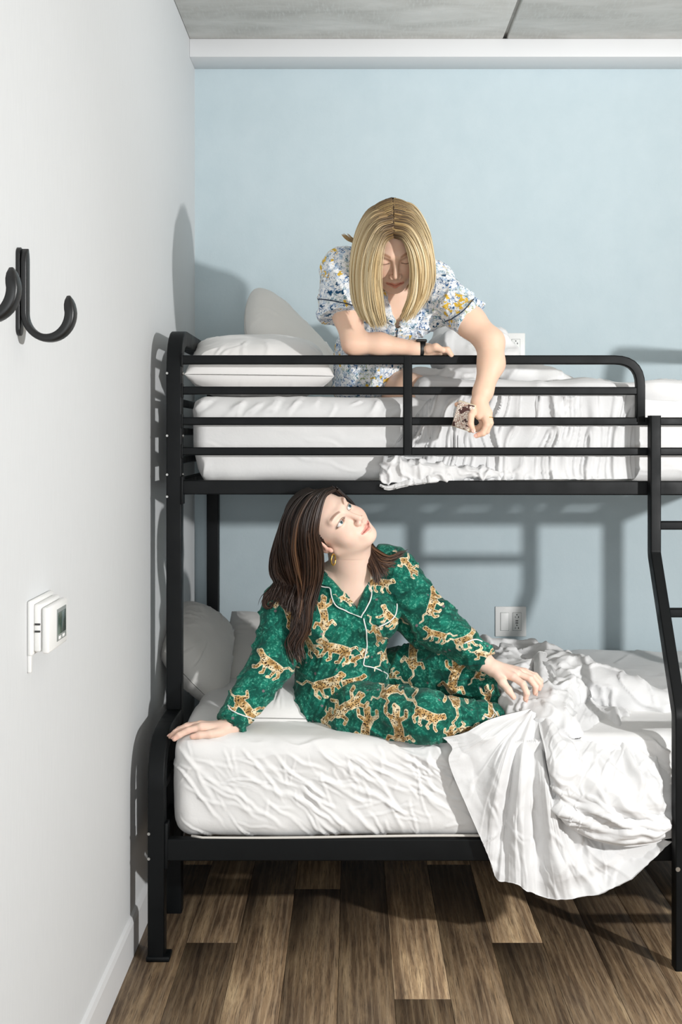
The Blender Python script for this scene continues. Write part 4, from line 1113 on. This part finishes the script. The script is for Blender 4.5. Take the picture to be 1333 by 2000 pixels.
gA2 = [G3(g) for g in [
 [(660,955,3.33),(690,985,3.50),(712,1030,3.52),(714,1062,3.42),(722,1085,3.395),(732,1112,3.375),(738,1145,3.365)],
 [(650,952,3.36),(690,990,3.52),(715,1040,3.54),(726,1068,3.43),(745,1082,3.41),(766,1088,3.405),(796,1073,3.42)],
 [(640,955,3.42),(680,1000,3.54),(702,1052,3.46),(710,1080,3.41),(716,1100,3.39),(724,1118,3.375),(730,1135,3.37)]]]
setA = [capA, strands(gA1, 1500, 34, .0012, (.005, .003), 11, psh, wave=.008, end_jit=.07), strands(gA2, 420, 24, .0012, (.003, .002), 12, psh, rnd_shift=.18, wave=.003),
        strands([G3([(552,1100,3.42),(532,1140,3.41),(516,1160,3.40),(512,1182,3.39),(524,1190,3.385),(532,1176,3.39)]), G3([(556,1110,3.42),(538,1150,3.41),(524,1165,3.40),(518,1180,3.39),(528,1186,3.385),(534,1172,3.39)])], 60, 24, .0011, (.002, .0015), 13),
        strands([G3([(596,1130,3.35),(604,1180,3.345),(596,1230,3.34),(582,1262,3.34),(588,1296,3.335)]), G3([(586,1130,3.35),(592,1180,3.345),(588,1220,3.34),(576,1255,3.34),(580,1290,3.335)])], 130, 24, .0012, (.003, .002), 14, rnd_shift=.25)]
hair_obj(setA, m_hairbr, wa, 'long dark brown wavy hair parted on one side')
ec = WA(-.079, .008, -.046)
ring = [ec + np.array([.011*math.cos(a)*.5, .011*math.cos(a)*.6, -.016+.015*math.sin(a)]) for a in np.linspace(0, 2*math.pi, 26)]
V, Fq = sweep_round(ring, .0021, 8); obj('earring', mesh_np('earring', V, Fq), m_gold, wa)

# ================= woman leaning over the rail of the upper bunk
wb = tag(empty('person', (.05, 3.75, 1.49)), 'blonde woman in a short-sleeved floral pyjama top leaning over the upper rail', 'person')
CB = P(768, 480, 3.45); RB = frame((.06, -.72, -.69), (-.01, -.69, .72)); SB = 1.0
sd = SDF(); WB = head(sd, CB, RB, SB, False)
sd.cap(WB(0, -.02, -.06), P(765, 545, 3.62), .052, .056, .022); sd.ell(P(755, 590, 3.64), (.13, .085, .12), None, .03)
sd.chain([P(672, 530, 3.58), P(680, 615, 3.55), P(692, 671, 3.522)], [.046, .044, .033])
sd.chain([P(692, 670, 3.522), P(742, 672, 3.522), P(812, 681, 3.52), P(833, 684, 3.52)], [.033, .0305, .0205, .019], .02)
kc = [P(858, 684, 3.50), P(860, 687, 3.52), P(858, 689, 3.54), P(854, 691, 3.555)]
for q in kc: sd.cap(P(836, 685, 3.52), q, .016, .0115, .01)
for q in kc: sd.chain([q, q + np.array([.024, -.002, .001]), q + np.array([.036, .004, -.014])], [.0098, .0088, .0072], .003)
sd.chain([P(838, 682, 3.50), P(852, 678, 3.485), P(866, 684, 3.478)], [.014, .0105, .008], .006)
# her left arm, over the rail and down
sd.chain([P(850, 560, 3.60), P(918, 628, 3.51), P(958, 668, 3.468)], [.048, .044, .038], .02)
sd.chain([P(958, 668, 3.468), P(960, 710, 3.448), P(944, 765, 3.41), P(937, 785, 3.40)], [.039, .0365, .0255, .0225], .02)
kd = [P(926, 806, 3.392), P(937, 812, 3.376), P(947, 810, 3.376), P(954, 806, 3.385)]
for q in kd: sd.cap(P(937, 787, 3.398), q, .0185, .0125, .010)
fC = [[P(929, 795, 3.392), P(921, 812, 3.362), P(920, 828, 3.352), P(925, 841, 3.350)],           # thumb, down the front of the card
      [kd[2], P(952, 830, 3.356), P(944, 846, 3.358), P(931, 851, 3.362)],
      [kd[3], P(958, 826, 3.372), P(951, 842, 3.374), P(938, 849, 3.376)],
      [kd[1] + np.array([0.004, .02, 0]), P(945, 828, 3.395), P(932, 838, 3.405), P(918, 840, 3.41)],
      [kd[0] + np.array([0, .012, .004]), P(912, 796, 3.412), P(901, 790, 3.415), P(893, 790, 3.415)]]
for c in fC: sd.chain(c, [.0108, .0094, .0085, .0070], .003)
# thighs folded on the mattress
sd.chain([P(740, 745, 3.85), P(800, 768, 3.66), P(850, 772, 3.62)], [.075, .055, .045], .03); sd.chain([P(850, 772, 3.62), P(900, 775, 3.85)], [.045, .035], .02)
def exB(V, T):
    for tip in [c[-1] for c in fC]:
        m = .45*bl(np.linalg.norm(V-tip, axis=1), .016)[:, None]; T[:] = T*(1-m) + T*np.array([1, .74, .66])*m
    m = .35*bl(np.linalg.norm(V-P(672, 690, 3.52), axis=1), .03)[:, None]; T[:] = T*(1-m) + T*np.array([1, .72, .62])*m
sd.ell(P(722, 690, 3.76), (.085, .085, .13), None, .03); sd.ell(P(715, 760, 3.84), (.095, .10, .07), None, .03)
bodyB = skin_mesh('body', sd, [axis(-.16, .52, .005, [(-.03, .27, .0021), (.27, .46, .0018)]), axis(3.30, 4.02, .005, [(3.30, 3.58, .0019)]), axis(1.33, 2.08, .005, [(1.33, 1.68, .0020), (1.74, 2.06, .0019)])],
                  CB, RB, SB, m_skin2, wb, (.55, .42, .32), (.85, .50, .46), False, exB)
nails(wb, [(c[-1], c[-2], (0, -1, .2), .0076) for c in fC[:2]])
# top
sh = SDF(); k = .03
sh.ell(P(752, 585, 3.66), (.150, .110, .15), None, k); sh.ell(P(722, 690, 3.74), (.105, .11, .13), None, .05); sh.ell(P(715, 755, 3.80), (.105, .12, .07), None, .05)
sh.cap(P(672, 518, 3.60), P(848, 545, 3.62), .056, .056, .04)
dR = norm(P(676, 640, 3.54) - P(674, 540, 3.58)); sh.cap(P(672, 528, 3.59), P(668, 650, 3.54), .064, .074, .02, cut=(P(668, 619, 3.55), norm(dR + np.array([.10, 0, 0]))))
dL = norm(P(925, 633, 3.5) - P(850, 560, 3.6)); sh.cap(P(845, 556, 3.61), P(935, 640, 3.49), .064, .056, .02, cut=(P(919, 628, 3.51), norm(dL + np.array([.25, 0, .1]))))
sh.cap(P(780, 640, 3.60), P(850, 615, 3.60), .05, .04, .04)
pv2 = [P(755, 560, 3.5), P(778, 640, 3.5), P(812, 555, 3.5)]
pv_a = pv; pv = pv2
def vneck2(X, Y, Z):
    def edge(a, b):
        ex, ez = b[0]-a[0], b[2]-a[2]; L = math.hypot(ex, ez); return ((X-a[0])*ez - (Z-a[2])*ex)/L
    e1 = edge(pv2[0], pv2[1]); e2 = edge(pv2[1], pv2[2]); return np.maximum(np.maximum(e1*SG2, e2*SG2), Y-3.62)
SG2 = 1; SG2 = 1 if vneck2(P(782, 590, 3.5)[0], 3.5, P(782, 590, 3.5)[2]) < 0 else -1
sh.fn(vneck2, (-.05, 3.3, 1.6), (.25, 3.64, 1.9), .004, 's')
V, Fs = sh.build((-.16, 3.40, 1.47), (.44, 3.96, 1.98), .0038)
B_ = [P(672, 528, 3.59), P(668, 640, 3.54), P(845, 556, 3.61), P(930, 635, 3.5)]
def dB(V, N):
    d = seg_folds(V, B_[0], B_[1], .07, 3, .006, 241, 2) + seg_folds(V, B_[2], B_[3], .06, 4, .008, 242, -2)
    c = P(812, 640, 3.55); r = V-c; an_ = np.arctan2(r[:, 2], r[:, 0]); d += .009*bl(np.linalg.norm(r, axis=1), .13)*(np.clip(np.cos(an_*9), 0, 1)**2-.3)
    return d
V = cloth_folds(V, Fs, .006, 250, dB); V = relax(V, Fs, 1)
V[:, 2] = np.maximum(V[:, 2], 1.485)
shirtB = obj('pyjama_top', mesh_np('top', V, Fs), m_bot, wb)
st = SDF(); st.ell(P(725, 770, 3.84), (.115, .12, .05), None, .03); st.cap(P(745, 760, 3.82), P(790, 768, 3.72), .075, .062, .03, cut=(P(785, 768, 3.72), norm(P(790, 768, 3.72)-P(745, 760, 3.82))))
V, Fs = st.build((-.1, 3.58, 1.47), (.3, 4.0, 1.64), .005); V[:, 2] = np.maximum(V[:, 2], 1.485)
tag(obj('pyjama_shorts', mesh_np('shorts', V, Fs), m_bot, wb))
bvB = BVHTree.FromObject(shirtB, bpy.context.evaluated_depsgraph_get())
for pts in ([(622,584),(640,586),(662,590),(690,597),(700,602)], [(870,628),(885,622),(900,612),(915,598),(926,584)], [(757,566),(762,590),(770,612),(779,634)], [(779,634),(775,660),(772,690)]):
    on_cloth('piping', bvB, pts, .0017, m_navy, wb)
patch_on('collar', bvB, [(740,575),(748,600),(760,625),(776,642)], [(756,566),(762,590),(770,612),(779,632)], m_bot, wb, .005)
patch_on('collar', bvB, [(812,560),(806,585),(796,610),(782,634)], [(832,575),(828,600),(812,620),(786,642)], m_bot, wb, .005)
# hair
pshB = pusher(CB, RB, (0, -.018, .032), (.080, .098, .087), SB)
capB = scalp(CB, RB, SB, (0, -.020, .032), (.078, .096, .086), lambda L: (L[:, 1] < .056 - .95*np.maximum(0, .085-L[:, 2])) & (L[:, 2] > -.06), .004, .5)
gL = [G3(g) for g in [
 [(768,462,3.335),(752,470,3.318),(744,497,3.32),(741,540,3.345),(746,590,3.37),(752,634,3.39)],
 [(768,452,3.33),(748,464,3.31),(735,502,3.312),(730,550,3.34),(736,600,3.37),(748,640,3.395)],
 [(768,432,3.345),(738,444,3.33),(717,485,3.335),(708,540,3.36),(712,598,3.39),(730,640,3.41)],
 [(767,412,3.37),(728,424,3.36),(703,468,3.375),(692,530,3.40),(697,588,3.42),(712,626,3.43)],
 [(767,398,3.42),(725,408,3.42),(700,452,3.44),(688,520,3.46),(690,580,3.465),(700,606,3.47)]]]
gR = [G3(g) for g in [
 [(771,462,3.335),(790,468,3.325),(803,490,3.33),(810,530,3.35),(806,580,3.37),(788,626,3.39)],
 [(771,452,3.33),(795,460,3.32),(813,492,3.33),(820,535,3.35),(813,585,3.38),(790,628,3.395)],
 [(771,432,3.345),(803,442,3.34),(826,482,3.35),(835,530,3.375),(828,575,3.395),(800,624,3.41)],
 [(770,412,3.37),(806,420,3.37),(832,464,3.38),(843,520,3.40),(840,558,3.42),(815,606,3.43)],
 [(769,398,3.42),(805,405,3.42),(833,452,3.44),(843,515,3.46),(838,545,3.465),(828,560,3.47)]]]
gBk = [G3(g) for g in [[(766,398,3.44),(720,420,3.50),(695,480,3.53),(700,540,3.54),(715,580,3.52)], [(768,394,3.46),(768,430,3.56),(768,490,3.57),(770,530,3.57),(770,560,3.56)], [(770,398,3.44),(812,420,3.50),(838,480,3.53),(832,530,3.54),(820,560,3.52)]]]
setB = [capB, strands(gL, 1300, 28, .0012, (.0025, .0022), 21, pshB, end_jit=.09), strands(gR, 1150, 28, .0012, (.0025, .0022), 22, pshB, end_jit=.09), strands(gBk, 700, 20, .0015, (.003, .003), 23, pshB, rnd_shift=-.2),
        strands([G3([(705,480,3.52),(690,466,3.53),(680,462,3.53),(668,446,3.53)]), G3([(705,486,3.52),(692,472,3.53),(682,466,3.53),(672,458,3.53)])], 26, 12, .0010, (.004, .002), 24, rnd_shift=-.5)]
hair_obj(setB, m_hairb, wb, 'straight blonde hair with darker roots, hanging forward')
# wristwatch on her right wrist
wc = P(823, 682, 3.52); wd = norm(P(833, 684, 3.52) - P(815, 681, 3.52)); a1 = norm(np.cross(wd, [0, 1, 0])); a2 = np.cross(wd, a1)
V = []; nn_ = 36
for i in range(nn_):
    a = 2*math.pi*i/nn_
    for rr, s in ((.0200, -.010), (.0236, -.0095), (.0236, .0095), (.0200, .010)): V.append(wc + (a1*math.cos(a) + a2*math.sin(a))*rr + wd*s)
Fq = [(i*4+j, i*4+(j+1) % 4, ((i+1) % nn_)*4+(j+1) % 4, ((i+1) % nn_)*4+j) for i in range(nn_) for j in range(4)]
band = obj('watch_band', mesh_np('band', np.array(V), np.array(Fq)), m_watch, wb)
g = Geo(); cc_ = wc + np.array([0, -.010, .0225])
g.box(cc_ - [.016, .017, .004], cc_ + [.016, .017, .005]); bevel(obj('watch_case', g.mesh('case'), m_glassb, band), .004, 4)
# ring on the hand that holds the card box
rc = (kd[3]*.4 + P(958, 826, 3.372)*.6); rd = norm(P(958, 826, 3.372) - kd[3]); b1 = norm(np.cross(rd, [1, 0, 0])); b2 = np.cross(rd, b1)
V, Fq = sweep_round([rc + (b1*math.cos(a) + b2*math.sin(a))*.0105 for a in np.linspace(0, 2*math.pi, 22)], .0012, 6); obj('finger_ring', mesh_np('ring', V, Fq), m_gold, wb)
# small patterned box she holds
bc = P(907, 812, 3.388); ex = norm(P(928, 800, 3.375) - P(890, 788, 3.40)); ez = norm(P(888, 784, 3.40) - P(906, 836, 3.39)); ez = norm(ez - np.dot(ez, ex)*ex); ey = np.cross(ez, ex)
bx = empty('card_box', tuple(bc)); tag(bx, 'small cream patterned box held in the blonde woman\'s lowered hand', 'box')
def obox(hx, hy, hz, off=(0, 0, 0)):
    g = Geo(); g.box((-hx, -hy, -hz), (hx, hy, hz)); g.v = [tuple(bc + (v[0]+off[0])*ex + (v[1]+off[1])*ey + (v[2]+off[2])*ez) for v in g.v]; return g.mesh('box')
bevel(obj('sleeve', obox(.025, .0075, .036), m_boxp, bx), .002); bevel(obj('tray', obox(.0255, .006, .0375), m_boxe, bx), .001)

# ------------------------------------------------------------------ things on the walls
def coat_hook(Yc, label):
    r = empty('coat_hook', (XW, Yc, 1.55)); tag(r, label, 'coat hook', 'black hooks on the left wall')
    zt_, zb = 1.703, 1.548; hw = .0135
    # backplate: rounded slat against the wall
    out = [(hw*math.cos(a), (zt_-hw) + hw*math.sin(a)) for a in np.linspace(0, math.pi, 13)] + [(-hw*math.cos(a), (zb+hw) - hw*math.sin(a)) for a in np.linspace(0, math.pi, 13)]
    n_ = len(out); V = [(XW, Yc+a, b) for a, b in out] + [(XW+.007, Yc+a, b) for a, b in out]
    Fq = [tuple(range(n_)), tuple(range(2*n_-1, n_-1, -1))] + [(i, n_+i, n_+(i+1) % n_, (i+1) % n_) for i in range(n_)]
    bevel(obj('backplate', mesh_np('plate', V, Fq, False), m_hook, r), .0012)
    cx_, cz = XW+.0535, 1.588; R1 = .040
    path = [np.array([XW+.0135, Yc, z]) for z in np.linspace(zt_-.003, cz, 14)] + [np.array([cx_ - R1*math.cos(a), Yc, cz - R1*1.1*math.sin(a)]) for a in np.linspace(.1, math.pi, 22)] + [np.array([cx_+R1-.001*i, Yc, cz+.0075*i]) for i in range(1, 5)]
    V = []; m_ = 16
    for i, p in enumerate(path):
        t = norm(path[min(i+1, len(path)-1)] - path[max(i-1, 0)]); nrm = np.cross(t, [0, 1, 0]); q = i/(len(path)-1)
        wy = hw*min(1, .25 + math.sqrt(i/4.0)) if i < 3 else hw*(1 + .12*smooth(.6, .9, q)); wn = .0060 + .0035*smooth(.45, .85, q); e = 1.0
        if i >= len(path)-3: e = [.93, .72, .30][i-(len(path)-3)]
        for k_ in range(m_):
            a = 2*math.pi*k_/m_; ca, sa = math.cos(a), math.sin(a)
            V.append(p + np.array([0, 1, 0])*wy*e*np.sign(ca)*abs(ca)**.45 + nrm*wn*e*np.sign(sa)*abs(sa)**.6)
    Fq = [(i*m_+k_, i*m_+(k_+1) % m_, (i+1)*m_+(k_+1) % m_, (i+1)*m_+k_) for i in range(len(path)-1) for k_ in range(m_)]
    Fq += [tuple(range(m_))[::-1], tuple(range((len(path)-1)*m_, len(path)*m_))]
    obj('hook_arm', mesh_np('arm', V, Fq), m_hook, r)
coat_hook(2.135, 'matte black J-shaped coat hook with its whole backplate on the left wall')
coat_hook(1.775, 'black coat hook cut off by the left edge of the picture')

th_ = empty('thermostat', (XW, 2.27, 1.0)); tag(th_, 'white wall thermostat with a small grey display on the left wall', 'thermostat')
def bxs(name, a, b, mat, parent, bw=.002): return bevel(obj(name, box_mesh(a, b), mat, parent), bw)
bxs('backplate', (XW, 2.195, .975), (XW+.010, 2.355, 1.075), m_plastic, th_, .004)
bxs('cord_cover', (XW, 2.197, .945), (XW+.007, 2.209, .99), m_plastic, th_, .002)
bxs('body', (XW+.010, 2.205, .981), (XW+.024, 2.345, 1.068), m_plastic, th_, .004)
cv = bxs('cover', (XW+.025, 2.203, .978), (XW+.038, 2.347, 1.062), m_plastic, th_, .004)
bxs('bezel', (XW+.036, 2.262, .990), (XW+.0385, 2.335, 1.050), m_lcdf, cv, .0005)
bxs('display', (XW+.037, 2.268, 1.002), (XW+.0392, 2.330, 1.043), m_lcd, cv, .0003)
for yy in (2.275, 2.305): bxs('key', (XW+.037, yy, .9925), (XW+.0396, yy+.016, .9985), m_plastic, cv, .0008)
for zz in (1.005, 1.018): bxs('vent', (XW+.012, 2.2035, zz+.012), (XW+.022, 2.2055, zz+.0155), m_slot, th_, .0003)

def outlet(cx_, cz, label):
    r = empty('wall_outlet', (cx_, YB, cz)); tag(r, label, 'outlet', 'double plates on the blue wall'); f = YB
    bxs('cover_plate', (cx_-.058, f-.0065, cz-.056), (cx_+.058, f, cz+.056), m_plastic, r, .0025)
    s = bxs('rocker_switch', (cx_-.0385, f-.0095, cz-.033), (cx_-.0075, f-.005, cz+.033), m_plastic, r, .0015)
    bxs('recess', (cx_-.0395, f-.0069, cz-.034), (cx_-.0065, f-.0064, cz+.034), m_lcdf, r, .0002)
    bxs('recess', (cx_+.0065, f-.0069, cz-.034), (cx_+.0395, f-.0064, cz+.034), m_lcdf, r, .0002)
    s = bxs('socket', (cx_+.0075, f-.0085, cz-.033), (cx_+.0385, f-.005, cz+.033), m_plastic, r, .0015)
    for dx, dz, w_, h_ in ((.0225, .026, .004, .004), (.0165, .017, .002, .006), (.0285, .017, .003, .006), (.0225, .003, .010, .0035), (.0225, -.005, .010, .0035), (.0225, -.0135, .004, .004), (.0165, -.024, .002, .006), (.0285, -.024, .003, .006)):
        bxs('slot', (cx_+dx-w_/2, f-.0088, cz+dz-h_/2), (cx_+dx+w_/2, f-.0083, cz+dz+h_/2), m_slot, s, .0002)
    for dx in (-.023, .023):
        for dz in (-.047, .047):
            V, Fq = sweep_round([(cx_+dx, f-.0062, cz+dz), (cx_+dx, f-.0072, cz+dz)], .0026, 10); obj('screw', mesh_np('screw', V, Fq, False), m_plastic, r)
outlet(.596, EYE-(1213.5-VY)*YB/F, 'white double wall plate with a rocker switch and socket above the lower duvet')
outlet(.592, EYE-(680-VY)*YB/F, 'white double wall plate half hidden behind the blonde woman\'s arm')
